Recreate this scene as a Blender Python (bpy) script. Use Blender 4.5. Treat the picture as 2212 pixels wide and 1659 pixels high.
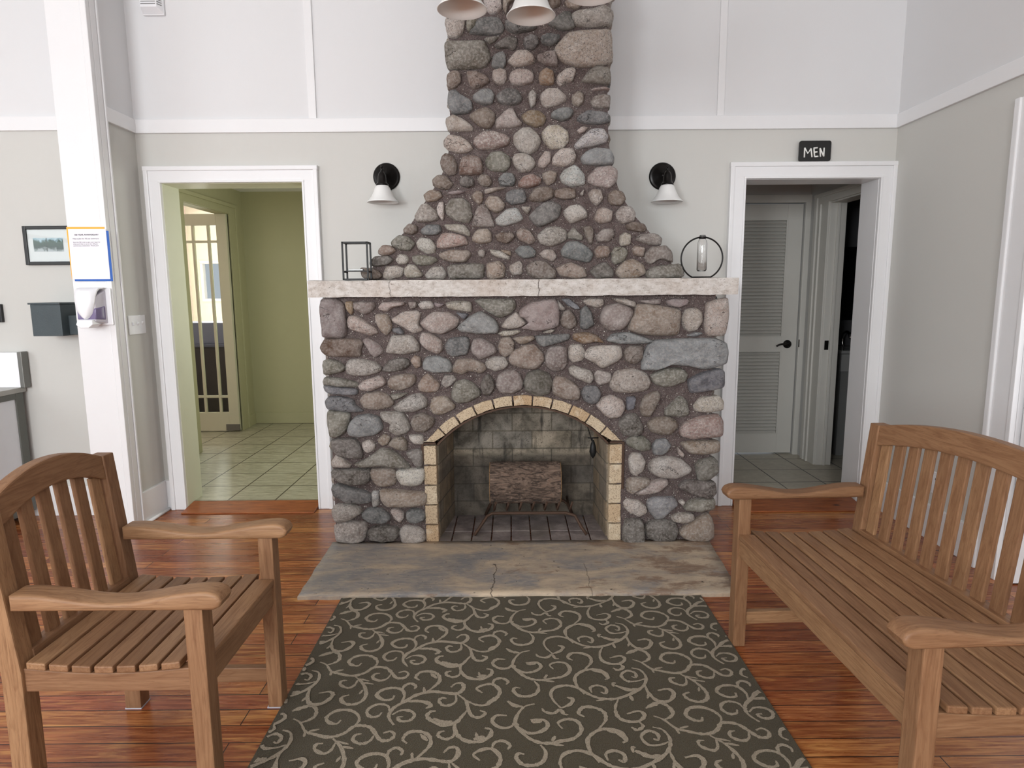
import bpy, bmesh, math, random
from mathutils import Vector, Matrix, noise
random.seed(7)
S = bpy.context.scene
for o in list(bpy.data.objects): bpy.data.objects.remove(o)
# ------------------------------------------------------------------ camera
FPX = 1381.54; PITCH = 0.142665; YAW = 0.000193; ROLL = -0.0072614; EYE = Vector((0, 0, 1.36))
def cam_axes(p, y, r):
    fw = Vector((math.sin(y), math.cos(y), 0)); rt = Vector((math.cos(y), -math.sin(y), 0)); up = Vector((0, 0, 1))
    f2 = fw*math.cos(p) - up*math.sin(p); u2 = up*math.cos(p) + fw*math.sin(p)
    return rt*math.cos(r) + u2*math.sin(r), u2*math.cos(r) - rt*math.sin(r), f2
CR, CU, CF = cam_axes(PITCH, YAW, ROLL)
cd = bpy.data.cameras.new('camera'); cam = bpy.data.objects.new('camera', cd); S.collection.objects.link(cam)
cd.sensor_width = 36; cd.lens = 36*FPX/2212; cd.clip_start = 0.05; cd.clip_end = 60
cam.matrix_world = Matrix(((CR.x, CU.x, -CF.x, EYE.x), (CR.y, CU.y, -CF.y, EYE.y), (CR.z, CU.z, -CF.z, EYE.z), (0, 0, 0, 1)))
S.camera = cam
# measuring helpers: a photo pixel carried out to the wall, floor or side plane it lies on
def ray(px, py): return CR*((px-1106)/FPX) - CU*((py-829.5)/FPX) + CF
def at(px, py, Y): d = ray(px, py); return EYE + d*(Y/d.y)
def atx(px, py, X): d = ray(px, py); return EYE + d*(X/d.x)
def atz(px, py, Z): d = ray(px, py); return EYE + d*((Z-EYE.z)/d.z)
# ------------------------------------------------------------------ world, daylight, exposure
W = bpy.data.worlds.new('sky'); S.world = W; W.use_nodes = True
W.node_tree.nodes['Background'].inputs[0].default_value = (0.80, 0.88, 1.0, 1); W.node_tree.nodes['Background'].inputs[1].default_value = 0.6
vs = S.view_settings; vs.view_transform = 'Standard'; vs.look = 'None'; vs.exposure = 0.0; vs.gamma = 1; vs.use_curve_mapping = False
def area(name, loc, target, sx, sy, watts, col=(1, 1, 1)):
    l = bpy.data.lights.new(name, 'AREA'); l.shape = 'RECTANGLE'; l.size = sx; l.size_y = sy; l.energy = watts; l.color = col
    o = bpy.data.objects.new(name, l); S.collection.objects.link(o); o.location = loc
    o.rotation_euler = (Vector(target)-Vector(loc)).to_track_quat('-Z', 'Y').to_euler(); return o
YF = -3.4      # the wall behind the camera
area('daylight_front_window_a', (-2.7, YF-.02, 1.95), (-2.7, 5, 1.75), 1.5, 1.7, 225, (.935, .97, 1))
area('daylight_front_window_b', (-0.6, YF-.02, 1.95), (-0.6, 5, 1.75), 1.5, 1.7, 115, (.935, .97, 1))
area('daylight_front_window_c', (1.3, YF-.02, 1.95), (1.3, 5, 1.75), 1.2, 1.7, 30, (.935, .97, 1))
area('daylight_left_window', (-4.62, 1.2, 1.9), (0, 1.6, 1.6), 1.8, 1.7, 34, (.935, .97, 1))
area('daylight_right_room', (3.1, 1.0, 1.7), (2.5, 2.8, 1.3), 0.9, 1.2, 18, (.97, .98, 1))
area('hall_window_daylight', (-.98, 5.0, 1.5), (-2.6, 4.9, 1.25), 0.8, 1.1, 12.0, (1, 1, .88))
area('side_room_window_light', (-3.6, 8.85, 1.5), (-3.6, 6, 1.2), 0.7, 1.0, 110, (1, 1, .96))
area('restroom_passage_light', (1.3, 4.6, 2.36), (1.3, 4.6, 0), 0.4, 0.4, 0.35, (1, .97, .92))
# ------------------------------------------------------------------ node helpers
def srgb(r, g, b):
    f = lambda c: (c/255/12.92) if c/255 <= .04045 else ((c/255+.055)/1.055)**2.4
    return (f(r), f(g), f(b), 1)
class NT:
    def __init__(s, name):
        s.m = bpy.data.materials.new(name); s.m.use_nodes = True; s.t = s.m.node_tree
        s.b = s.t.nodes['Principled BSDF']; s.out = s.t.nodes['Material Output']
    def n(s, typ, props=None, **ins):
        nd = s.t.nodes.new('ShaderNode'+typ)
        for k, v in (props or {}).items(): setattr(nd, k, v)
        for k, v in ins.items():
            key = int(k[1:]) if k[0] == 'i' and k[1:].isdigit() else k.replace('_', ' ')
            s.set(nd.inputs[key], v)
        return nd
    def set(s, sock, v):
        if isinstance(v, bpy.types.NodeSocket): s.t.links.new(v, sock)
        elif isinstance(v, bpy.types.Node): s.t.links.new(v.outputs[0], sock)
        else: sock.default_value = v
    def math(s, op, a, b=0.0, c=0.0, clamp=False):
        nd = s.n('Math', {'operation': op, 'use_clamp': clamp}); s.set(nd.inputs[0], a); s.set(nd.inputs[1], b); s.set(nd.inputs[2], c); return nd.outputs[0]
    def mix(s, f, a, b, blend='MIX'):
        nd = s.n('Mix', {'data_type': 'RGBA', 'blend_type': blend}); s.set(nd.inputs[0], f); s.set(nd.inputs[6], a); s.set(nd.inputs[7], b); return nd.outputs[2]
    def ramp(s, fac, stops, interp='LINEAR'):
        nd = s.n('ValToRGB'); s.set(nd.inputs[0], fac); r = nd.color_ramp; r.interpolation = interp
        while len(r.elements) > 1: r.elements.remove(r.elements[0])
        r.elements[0].position = stops[0][0]; r.elements[0].color = stops[0][1]
        for p, c in stops[1:]: e = r.elements.new(p); e.color = c
        return nd.outputs[0]
    def noise(s, vec, scale, detail=4, rough=.55, dist=0.0, out=0):
        return s.n('TexNoise', None, Vector=vec, Scale=scale, Detail=detail, Roughness=rough, Distortion=dist).outputs[out]
    def mapping(s, vec, scale=(1, 1, 1), loc=(0, 0, 0), rot=(0, 0, 0)):
        return s.n('Mapping', None, Vector=vec, Scale=scale, Location=loc, Rotation=rot).outputs[0]
    def obj(s): return s.n('TexCoord').outputs['Object']
    def pos(s): return s.n('NewGeometry').outputs['Position']
    def bump(s, h, strength, dist=.01):
        s.set(s.b.inputs['Normal'], s.n('Bump', None, Height=h, Strength=strength, Distance=dist).outputs[0])
    def fin(s, col=None, rough=None, **kw):
        if col is not None: s.set(s.b.inputs['Base Color'], col)
        if rough is not None: s.set(s.b.inputs['Roughness'], rough)
        for k, v in kw.items(): s.set(s.b.inputs[k.replace('_', ' ')], v)
        return s.m
def g1(v): return (v, v, v, 1)
def plain(name, col, rough=.5, bump=0, bscale=80, var=.04, **kw):
    t = NT(name); p = t.obj(); nz = t.noise(p, 9, 3)
    c = t.mix(nz, tuple(x*(1-var) for x in col[:3])+(1,), tuple(min(1, x*(1+var)) for x in col[:3])+(1,))
    if bump: t.bump(t.noise(p, bscale, 3), bump, .002)
    return t.fin(c, rough, **kw)
# ------------------------------------------------------------------ mesh helpers
def link(o, parent=None):
    S.collection.objects.link(o)
    if parent is not None:
        o.parent = parent; o.matrix_parent_inverse = Matrix.Translation(-Vector(parent.location))
    return o
def obj(name, bm, mats, parent=None, smooth=False):
    me = bpy.data.meshes.new(name); bmesh.ops.recalc_face_normals(bm, faces=bm.faces[:]); bm.to_mesh(me); bm.free()
    for m in (mats if isinstance(mats, (list, tuple)) else [mats]): me.materials.append(m)
    if smooth:
        for p in me.polygons: p.use_smooth = True
        try: me.set_sharp_from_angle(angle=math.radians(38))
        except Exception: pass
    return link(bpy.data.objects.new(name, me), parent)
def empty(name, loc, label, cat, group=None):
    o = bpy.data.objects.new(name, None); o.location = loc; o.empty_display_size = .1; S.collection.objects.link(o)
    return tag(o, label, cat, group)
def tag(o, label, cat, group=None):
    o['label'] = label; o['category'] = cat
    if group: o['group'] = group
    return o
def struct(o, label=None, cat=None):
    o['kind'] = 'structure'
    if label: o['label'] = label
    if cat: o['category'] = cat
    return o
def bevel(bm, geom_edges, off, seg=2):
    if off > 0: bmesh.ops.bevel(bm, geom=geom_edges, offset=off, segments=seg, profile=.6, affect='EDGES', clamp_overlap=True)
def box(bm, x0, x1, y0, y1, z0, z1, bev=0.0, seg=2, mat=0):
    t = bmesh.new(); vs_ = [t.verts.new((x, y, z)) for z in (z0, z1) for y in (y0, y1) for x in (x0, x1)]
    for f in ((0, 2, 3, 1), (4, 5, 7, 6), (0, 1, 5, 4), (2, 6, 7, 3), (0, 4, 6, 2), (1, 3, 7, 5)): t.faces.new([vs_[i] for i in f])
    bevel(t, t.edges[:], bev, seg); merge(bm, t, mat)
def hexa(bm, pts, bev=0.0, seg=2, mat=0):
    """8 points: four of one end, four of the other, same order"""
    t = bmesh.new(); v = [t.verts.new(p) for p in pts]
    t.faces.new(v[:4]); t.faces.new(v[4:][::-1])
    for i in range(4): t.faces.new((v[i], v[(i+1) % 4], v[4+(i+1) % 4], v[4+i]))
    bmesh.ops.recalc_face_normals(t, faces=t.faces[:]); bevel(t, t.edges[:], bev, seg); merge(bm, t, mat)
def merge(bm, t, mat=0):
    base = len(bm.verts); vm = [bm.verts.new(v.co) for v in t.verts]; t.verts.index_update()
    for f in t.faces:
        try:
            nf = bm.faces.new([vm[v.index] for v in f.verts]); nf.material_index = mat; nf.smooth = f.smooth
        except ValueError: pass
    t.free()
def prism(bm, pts, vec, bev=0.0, seg=2, mat=0):
    """a planar outline pushed along vec"""
    t = bmesh.new(); vec = Vector(vec); a = [t.verts.new(p) for p in pts]; b_ = [t.verts.new(Vector(p)+vec) for p in pts]; n = len(a)
    fs = [t.faces.new(a), t.faces.new(b_[::-1])]
    for i in range(n): t.faces.new((a[i], b_[i], b_[(i+1) % n], a[(i+1) % n]))
    bmesh.ops.recalc_face_normals(t, faces=t.faces[:])
    if bev: bevel(t, [e for f in fs for e in f.edges], bev, seg)
    merge(bm, t, mat)
def tube(bm, pts, r, n=8, mat=0, closed=False, cap=True):
    pts = [Vector(p) for p in pts]; rs = r if isinstance(r, (list, tuple)) else [r]*len(pts); rings = []; prev = None
    for i, p in enumerate(pts):
        if closed: d = pts[(i+1) % len(pts)]-pts[i-1]
        else: d = pts[min(i+1, len(pts)-1)]-pts[max(i-1, 0)]
        d.normalize()
        if prev is None:
            a = Vector((0, 0, 1)) if abs(d.z) < .9 else Vector((1, 0, 0)); u = d.cross(a).normalized()
        else: u = (prev-d*prev.dot(d)).normalized()
        prev = u; w = d.cross(u)
        rings.append([bm.verts.new(p+(u*math.cos(6.28318*k/n)+w*math.sin(6.28318*k/n))*rs[i]) for k in range(n)])
    L = len(rings)
    for i in range(L if closed else L-1):
        A, B = rings[i], rings[(i+1) % L]
        for k in range(n):
            f = bm.faces.new((A[k], A[(k+1) % n], B[(k+1) % n], B[k])); f.material_index = mat; f.smooth = True
    if cap and not closed:
        bm.faces.new(rings[0][::-1]).material_index = mat; bm.faces.new(rings[-1]).material_index = mat
def lathe(bm, prof, origin, axis=(0, 0, 1), n=32, mat=0):
    """prof: (radius, height) pairs along axis"""
    ax = Vector(axis).normalized(); u = ax.orthogonal().normalized(); w = ax.cross(u); o = Vector(origin); rings = []
    for r, h in prof:
        if r < 1e-6: rings.append([bm.verts.new(o+ax*h)])
        else: rings.append([bm.verts.new(o+ax*h+(u*math.cos(6.28318*k/n)+w*math.sin(6.28318*k/n))*r) for k in range(n)])
    for A, B in zip(rings, rings[1:]):
        for k in range(n):
            q = [A[k % len(A)], A[(k+1) % len(A)], B[(k+1) % len(B)], B[k % len(B)]]; u_ = []
            for v in q:
                if v not in u_: u_.append(v)
            if len(u_) > 2: f = bm.faces.new(u_); f.material_index = mat; f.smooth = True
def smooth_closed(P, it=2):
    for _ in range(it):
        Q = []
        for i in range(len(P)):
            a, b_ = P[i], P[(i+1) % len(P)]; Q += [a.lerp(b_, .14+.08*_), a.lerp(b_, .86-.08*_)]
        P = Q
    return P
def catmull(P, k=6):
    P = [Vector(p) for p in P]; Q = [P[0]+(P[0]-P[1])]+P+[P[-1]+(P[-1]-P[-2])]; out = []
    for i in range(1, len(Q)-2):
        a, b_, c, d = Q[i-1:i+3]
        for j in range(k):
            t = j/k; out.append(.5*((2*b_)+(c-a)*t+(2*a-5*b_+4*c-d)*t*t+(3*b_-a-3*c+d)*t*t*t))
    out.append(P[-1]); return out
# ------------------------------------------------------------------ materials
def wall_paint():
    t = NT('two_tone_wall_paint'); p = t.pos(); z = t.n('SeparateXYZ', None, Vector=p).outputs[2]
    up = t.math('GREATER_THAN', z, 2.34)
    c = t.mix(up, srgb(204, 203, 198), srgb(222, 222, 223)); nz = t.noise(p, 3, 2)
    c = t.mix(t.math('MULTIPLY', nz, .06), c, g1(.62)); t.bump(t.noise(p, 160, 3), .12, .002)
    return t.fin(c, .75)
M_WALL = wall_paint()
M_TRIM = plain('white_gloss_trim', srgb(232, 232, 233), .35, .05, 60, .015)
M_CEIL = plain('white_ceiling', srgb(235, 235, 232), .8)
M_GREEN = plain('yellow_green_hall_paint', srgb(178, 176, 140), .7, .1, 150, .03)
M_GTRIM = plain('pale_green_door_paint', srgb(206, 204, 180), .45, .05, 60, .03)
M_JAMB = plain('pale_jamb_paint', srgb(222, 224, 200), .4, .05, 60, .04)
def floor_mat():
    t = NT('fir_plank_floor'); p = t.pos()
    br = t.n('TexBrick', {'offset': .37, 'offset_frequency': 2, 'squash': 1.0}, Vector=t.mapping(p, loc=(.3, .033, 0)), Color1=g1(0), Color2=g1(1), Mortar=g1(0), Scale=1.0)
    br.inputs['Mortar Size'].default_value = .0018; br.inputs['Mortar Smooth'].default_value = .1; br.inputs['Bias'].default_value = 0
    br.inputs['Brick Width'].default_value = 1.55; br.inputs['Row Height'].default_value = .079
    sep = t.n('SeparateXYZ', None, Vector=p); row = t.math('FLOOR', t.math('DIVIDE', t.math('ADD', sep.outputs[1], .033), .079))
    wn = t.n('TexWhiteNoise', {'noise_dimensions': '1D'}, W=row).outputs[0]
    rnd = t.math('FRACT', t.math('ADD', wn, t.math('MULTIPLY', br.outputs[0], .61)))
    gr = t.noise(t.mapping(p, scale=(2.2, 34, 1)), 3.0, 6, .65, .6)
    gr2 = t.noise(t.mapping(p, scale=(.9, 9, 1)), 3.2, 4, .6, 1.2)
    base = t.ramp(rnd, [(0, srgb(160, 92, 54)), (.3, srgb(190, 120, 70)), (.55, srgb(150, 84, 50)), (.8, srgb(206, 142, 84)), (1, srgb(174, 98, 64))])
    c = t.mix(t.ramp(gr, [(.38, g1(0)), (.68, g1(1))]), t.mix(1.0, base, srgb(176, 140, 118), 'MULTIPLY'), base)
    c = t.mix(t.ramp(gr2, [(.55, g1(0)), (.75, g1(.75))]), c, srgb(218, 160, 92))
    c = t.mix(t.ramp(gr2, [(.25, g1(.7)), (.42, g1(0))]), c, srgb(106, 50, 30))
    c = t.mix(br.outputs[1], c, srgb(36, 16, 10))
    h = t.math('SUBTRACT', t.math('MULTIPLY', gr, .15), br.outputs[1]); t.bump(h, .35, .003)
    r = t.math('ADD', .19, t.math('MULTIPLY', gr2, .2))
    return t.fin(c, r, Specular_IOR_Level=.45)
M_FLOOR = floor_mat()
def tile_mat(name, c1, c2, grout, size, ang=0.0, streak=True):
    t = NT(name); p = t.mapping(t.pos(), rot=(0, 0, ang))
    br = t.n('TexBrick', {'offset': 0.0, 'squash': 1.0}, Vector=p, Color1=g1(.35), Color2=g1(.65), Mortar=g1(0), Scale=1.0)
    br.inputs['Mortar Size'].default_value = .005; br.inputs['Brick Width'].default_value = size; br.inputs['Row Height'].default_value = size
    nz = t.noise(t.mapping(p, scale=(4, 16, 1) if streak else (6, 6, 1)), 2.2, 6, .7, .8)
    c = t.mix(t.ramp(nz, [(.35, g1(0)), (.7, g1(1))]), c1, c2); c = t.mix(br.outputs[1], c, grout)
    t.bump(t.math('SUBTRACT', t.math('MULTIPLY', nz, .1), br.outputs[1]), .3, .003)
    return t.fin(c, .35)
M_TILEL = tile_mat('streaked_hall_tile', srgb(150, 146, 122), srgb(196, 194, 172), srgb(72, 66, 52), .31)
M_TILER = tile_mat('grey_restroom_tile', srgb(172, 166, 150), srgb(192, 186, 170), srgb(66, 62, 56), .31, 0, False)
def stone_mat():
    t = NT('fieldstone'); p = t.obj()
    col = t.n('Attribute', {'attribute_name': 'stone_tint'}).outputs[0]
    par = t.n('SeparateColor', None, Color=t.n('Attribute', {'attribute_name': 'stone_grain'}).outputs[0])
    spk, strk, rn = par.outputs[0], par.outputs[1], par.outputs[2]
    p = t.n('VectorMath', {'operation': 'ADD'}, i0=p, i1=t.n('CombineXYZ', None, X=t.math('MULTIPLY', rn, 13.0), Y=0.0, Z=t.math('MULTIPLY', rn, 7.0)).outputs[0]).outputs[0]
    rot = t.n('VectorRotate', {'rotation_type': 'AXIS_ANGLE'}, Vector=p, Axis=(0, 1, 0), Angle=t.math('ADD', t.math('MULTIPLY', rn, 1.6), -.8)).outputs[0]
    big = t.noise(p, 14, 4, .6, .2); med = t.noise(p, 85, 5, .75); fine = t.noise(p, 300, 2, .6); grit = t.noise(p, 170, 3, .8)
    st = t.noise(t.mapping(rot, scale=(7, 20, 48)), 1.5, 6, .7, .25)
    c = t.mix(t.ramp(big, [(.32, g1(.0)), (.68, g1(1))]), t.mix(1.0, col, srgb(226, 218, 211), 'MULTIPLY'), t.mix(.26, col, srgb(238, 230, 222)))
    c = t.mix(t.math('MULTIPLY', strk, t.ramp(st, [(.40, g1(0)), (.70, g1(.7))])), c, t.mix(.5, col, srgb(78, 72, 68)))
    c = t.mix(t.math('MULTIPLY', strk, t.ramp(st, [(.30, g1(.5)), (.44, g1(0))])), c, t.mix(.5, col, srgb(226, 218, 210)))
    c = t.mix(t.math('MULTIPLY', spk, t.ramp(med, [(.47, g1(0)), (.58, g1(.85))])), c, srgb(240, 233, 226))
    c = t.mix(t.math('MULTIPLY', spk, t.ramp(grit, [(.53, g1(0)), (.61, g1(.9))])), c, srgb(92, 82, 78))
    c = t.mix(.22, c, t.mix(1.0, c, t.ramp(fine, [(.35, g1(.55)), (.65, g1(1))]), 'MULTIPLY'))
    cr = t.noise(t.mapping(rot, scale=(.8, 1, 1.6)), 7, 4, .65, .3)
    crack = t.math('MULTIPLY', t.ramp(t.math('ABSOLUTE', t.math('SUBTRACT', cr, .5)), [(0, g1(1)), (.007, g1(0))]), t.math('GREATER_THAN', t.noise(p, 9, 2), .60))
    c = t.mix(t.math('MULTIPLY', crack, .6), c, srgb(52, 44, 42))
    chip = t.n('TexVoronoi', {'feature': 'F1'}, Vector=t.mapping(rot, scale=(1, 1, 1.5)), Scale=17.0).outputs['Distance']
    h = t.math('ADD', t.math('ADD', t.math('MULTIPLY', med, .55), t.math('MULTIPLY', big, 1.3)), t.math('ADD', t.math('MULTIPLY', st, .5), t.math('MULTIPLY', grit, .30)))
    h = t.math('SUBTRACT', t.math('ADD', h, t.math('MULTIPLY', chip, .55)), t.math('MULTIPLY', crack, .6)); t.bump(h, 1.0, .017)
    return t.fin(c, .85, Specular_IOR_Level=.22)
M_STONE = stone_mat()
def mortar_mat():
    t = NT('pebbly_mortar'); p0 = t.obj()
    w = t.n('TexNoise', None, Vector=p0, Scale=70.0, Detail=2.0).outputs['Color']
    p = t.n('VectorMath', {'operation': 'ADD'}, i0=p0, i1=t.n('VectorMath', {'operation': 'SCALE'}, i0=w, Scale=.010).outputs[0]).outputs[0]
    dens = t.noise(p0, 8, 3)
    def pebbles(scale, thr, r0, r1):
        v = t.n('TexVoronoi', {'feature': 'F1'}, Vector=p, Scale=scale); cc = t.n('SeparateColor', None, Color=v.outputs['Color'])
        pick = t.math('GREATER_THAN', t.math('ADD', cc.outputs[0], t.math('MULTIPLY', dens, .4)), thr); size = t.math('MULTIPLY', cc.outputs[1], .16)
        m = t.ramp(t.math('ADD', v.outputs['Distance'], size), [(r0, g1(1)), (r1, g1(0))]); return t.math('MULTIPLY', m, pick), cc.outputs[2]
    a, ca = pebbles(100.0, .82, .31, .43); b, cb = pebbles(220.0, .60, .30, .48)
    nz = t.noise(p0, 26, 5, .7); fine = t.noise(p0, 240, 3, .8)
    c = t.ramp(nz, [(.3, srgb(92, 81, 79)), (.5, srgb(118, 106, 103)), (.7, srgb(142, 130, 126))])
    c = t.mix(t.math('MULTIPLY', t.noise(p0, 5, 3), .24), c, srgb(124, 96, 94))
    c = t.mix(t.ramp(fine, [(.40, g1(.7)), (.56, g1(0))]), c, srgb(52, 44, 43))
    ramp = [(.0, srgb(112, 100, 96)), (.45, srgb(150, 136, 128)), (.75, srgb(196, 186, 178)), (1, srgb(232, 226, 218))]
    c = t.mix(b, c, t.ramp(cb, ramp)); c = t.mix(a, c, t.ramp(ca, ramp))
    t.bump(t.math('ADD', t.math('ADD', t.math('MULTIPLY', a, .8), t.math('MULTIPLY', b, .4)), t.math('ADD', nz, t.math('MULTIPLY', fine, .5))), 1.0, .009)
    return t.fin(c, .92, Specular_IOR_Level=.2)
M_MORTAR = mortar_mat()
def concrete_mantel():
    t = NT('limewashed_concrete'); p = t.obj(); nz = t.noise(t.mapping(p, scale=(1, 1, 1.6)), 30, 6, .7); big = t.noise(p, 4, 3)
    c = t.ramp(nz, [(.28, srgb(160, 148, 139)), (.45, srgb(194, 187, 180)), (.62, srgb(212, 207, 202))])
    c = t.mix(t.ramp(big, [(.5, g1(0)), (.75, g1(.4))]), c, srgb(180, 162, 148))
    pits = t.ramp(t.noise(p, 170, 3, .7), [(.63, g1(0)), (.68, g1(1))]); c = t.mix(t.math('MULTIPLY', pits, .8), c, srgb(96, 86, 80))
    wig = t.math('MULTIPLY', t.math('SUBTRACT', t.noise(p, 26, 2), .5), .035)
    x = t.n('SeparateXYZ', None, Vector=p).outputs[0]
    def crack(x0, w): return t.ramp(t.math('ABSOLUTE', t.math('SUBTRACT', t.math('ADD', x, wig), x0)), [(0, g1(1)), (w, g1(0))])
    k = t.math('MAXIMUM', crack(CRACK_A, .0022), t.math('MULTIPLY', crack(CRACK_B, .0016), .6)); c = t.mix(k, c, srgb(70, 58, 52))
    t.bump(t.math('SUBTRACT', t.math('SUBTRACT', nz, t.math('MULTIPLY', pits, .6)), k), .6, .006)
    return t.fin(c, .85)
def firebrick(name, w, h, soot, bx, base, alt):
    t = NT(name); p = t.obj(); s = t.n('SeparateXYZ', None, Vector=p)
    q = t.n('CombineXYZ', None, X=t.math('ADD', s.outputs[0], t.math('MULTIPLY', s.outputs[1], bx)), Y=s.outputs[2], Z=0.0).outputs[0]
    br = t.n('TexBrick', {'offset': .5}, Vector=q, Color1=base, Color2=alt, Mortar=srgb(120, 112, 98), Scale=1.0)
    br.inputs['Mortar Size'].default_value = .004; br.inputs['Brick Width'].default_value = w; br.inputs['Row Height'].default_value = h
    nz = t.noise(p, 7, 5, .65, .4); st = t.noise(t.mapping(p, scale=(9, 9, 1.5)), 1.6, 4, .6)
    c = t.mix(t.ramp(nz, [(.4, g1(.15)), (.62, g1(soot))]), br.outputs[0], srgb(52, 48, 38))
    c = t.mix(t.ramp(st, [(.58, g1(0)), (.68, g1(soot))]), c, srgb(34, 32, 28))
    line = t.math('ADD', s.outputs[2], t.math('MULTIPLY', t.math('SUBTRACT', nz, .5), .14)); c = t.mix(t.ramp(line, [(.385, g1(soot*.8)), (.405, g1(0))]), c, srgb(46, 40, 36))
    c = t.mix(t.ramp(t.noise(p, 140, 3), [(.6, g1(0)), (.66, g1(.6))]), c, srgb(60, 52, 42))
    t.bump(t.math('SUBTRACT', nz, br.outputs[1]), .5, .006)
    return t.fin(c, .9)
M_FBACK = firebrick('sooty_firebrick', .235, .108, .8, 0.0, srgb(176, 162, 142), srgb(146, 139, 129))
M_FSIDE = firebrick('ochre_firebrick', .22, .108, .55, 1.0, srgb(190, 166, 134), srgb(160, 148, 132))
def yellow_brick():
    t = NT('buff_firebrick'); p = t.obj(); rnd = t.n('NewGeometry').outputs['Random Per Island']
    c = t.ramp(rnd, [(0, srgb(200, 178, 148)), (.5, srgb(208, 190, 163)), (1, srgb(192, 163, 128))])
    n1 = t.noise(p, 190, 3, .7); c = t.mix(t.ramp(n1, [(.54, g1(0)), (.62, g1(.85))]), c, srgb(120, 96, 74))
    c = t.mix(t.ramp(t.noise(p, 22, 4), [(.55, g1(0)), (.72, g1(.5))]), c, srgb(236, 224, 200))
    t.bump(t.math('ADD', n1, t.noise(p, 40, 4, .7)), .8, .006); return t.fin(c, .88)
M_BUFF = yellow_brick()
def hearth_mat():
    t = NT('worn_painted_slate'); p = t.obj(); a = t.noise(t.mapping(p, scale=(1, 2.2, 1)), 2.6, 8, .68, .5); b_ = t.noise(t.mapping(p, scale=(1.4, 5, 1), loc=(3, 1, 0)), 4.2, 8, .72, .4); d = t.noise(t.mapping(p, scale=(1, 2, 1), loc=(7, 2, 0)), 3.2, 7, .7)
    x = t.n('SeparateXYZ', None, Vector=p).outputs[0]; y = t.n('SeparateXYZ', None, Vector=p).outputs[1]
    worn = t.math('ADD', a, t.math('MULTIPLY', x, .07))
    c = t.ramp(worn, [(.36, srgb(126, 124, 124)), (.45, srgb(146, 138, 131)), (.53, srgb(168, 152, 134)), (.64, srgb(192, 173, 149))])
    c = t.mix(t.ramp(t.math('ADD', d, t.math('MULTIPLY', x, .12)), [(.58, g1(0)), (.65, g1(.9))]), c, srgb(130, 106, 88))
    c = t.mix(t.ramp(b_, [(.54, g1(0)), (.64, g1(.5))]), c, srgb(112, 108, 106))
    sc_ = t.noise(t.mapping(p, scale=(6, 30, 1)), 3.0, 5, .75); c = t.mix(t.ramp(sc_, [(.52, g1(0)), (.62, g1(.55))]), c, srgb(176, 164, 144)); c = t.mix(t.ramp(sc_, [(.34, g1(.4)), (.42, g1(0))]), c, srgb(92, 84, 78))
    c = t.mix(t.ramp(b_, [(.30, g1(.6)), (.40, g1(0))]), c, srgb(188, 174, 150))
    spots = t.ramp(t.noise(p, 46, 3, .6), [(.68, g1(0)), (.72, g1(1))]); c = t.mix(t.math('MULTIPLY', spots, .8), c, srgb(52, 46, 42))
    wig = t.math('MULTIPLY', t.math('SUBTRACT', t.noise(p, 9, 3), .5), .09)
    def crack(x0): return t.ramp(t.math('ABSOLUTE', t.math('SUBTRACT', t.math('ADD', x, wig), x0)), [(0, g1(1)), (.004, g1(0))])
    front = t.math('LESS_THAN', y, HEARTH_MID); k = t.math('MULTIPLY', front, t.math('MAXIMUM', crack(-.09), t.math('MULTIPLY', crack(.36), .6))); c = t.mix(k, c, srgb(60, 50, 44))
    t.bump(t.math('SUBTRACT', t.math('ADD', b_, a), t.math('ADD', spots, k)), .45, .004)
    return t.fin(c, .55)
def teak(name, axis):
    sc = {'x': (1, 12, 12), 'y': (12, 1, 12), 'z': (12, 12, 1)}[axis]
    t = NT(name); rnd = t.n('NewGeometry').outputs['Random Per Island']; oi = t.n('ObjectInfo').outputs['Random']
    r2 = t.math('FRACT', t.math('ADD', rnd, oi))
    off = t.n('CombineXYZ', None, X=t.math('MULTIPLY', r2, 9.0), Y=t.math('MULTIPLY', r2, 5.0), Z=t.math('MULTIPLY', r2, 7.0)).outputs[0]
    p = t.n('VectorMath', {'operation': 'ADD'}, i0=t.obj(), i1=off).outputs[0]; q = t.mapping(p, scale=sc)
    g = t.noise(q, 5.5, 5, .6, 1.1); fine = t.noise(t.mapping(p, scale=tuple(v*5 if v > 1 else 3 for v in sc)), 5.0, 4, .7)
    ring = t.math('FRACT', t.math('MULTIPLY', t.noise(q, 2.0, 2, .4, .6), 9.0))
    c = t.ramp(r2, [(0, srgb(130, 96, 68)), (.35, srgb(149, 112, 81)), (.7, srgb(138, 103, 75)), (1, srgb(164, 127, 92))])
    c = t.mix(t.ramp(g, [(.35, g1(.8)), (.6, g1(0))]), c, t.mix(.5, c, srgb(92, 54, 30)))
    c = t.mix(t.math('MULTIPLY', t.ramp(ring, [(.0, g1(1)), (.25, g1(0)), (.9, g1(0)), (1, g1(1))]), .30), c, srgb(98, 60, 34))
    c = t.mix(t.math('MULTIPLY', t.ramp(fine, [(.55, g1(0)), (.7, g1(1))]), .45), c, srgb(92, 58, 36))
    t.bump(t.math('ADD', fine, g), .25, .002)
    return t.fin(c, .5, Specular_IOR_Level=.35)
TK = {a: teak('teak_grain_'+a, a) for a in 'xyz'}
M_BLACK = plain('oil_rubbed_bronze', srgb(30, 28, 27), .32, Metallic=.6)
M_IRON = plain('black_iron', srgb(34, 34, 34), .5, .3, 60, Metallic=.4)
M_RUST = plain('rusty_iron', srgb(84, 64, 52), .7, .5, 90, .25, Metallic=.5)
M_OPAL = plain('opal_glass', srgb(240, 240, 240), .25, var=.01, Transmission_Weight=0.0)
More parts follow.
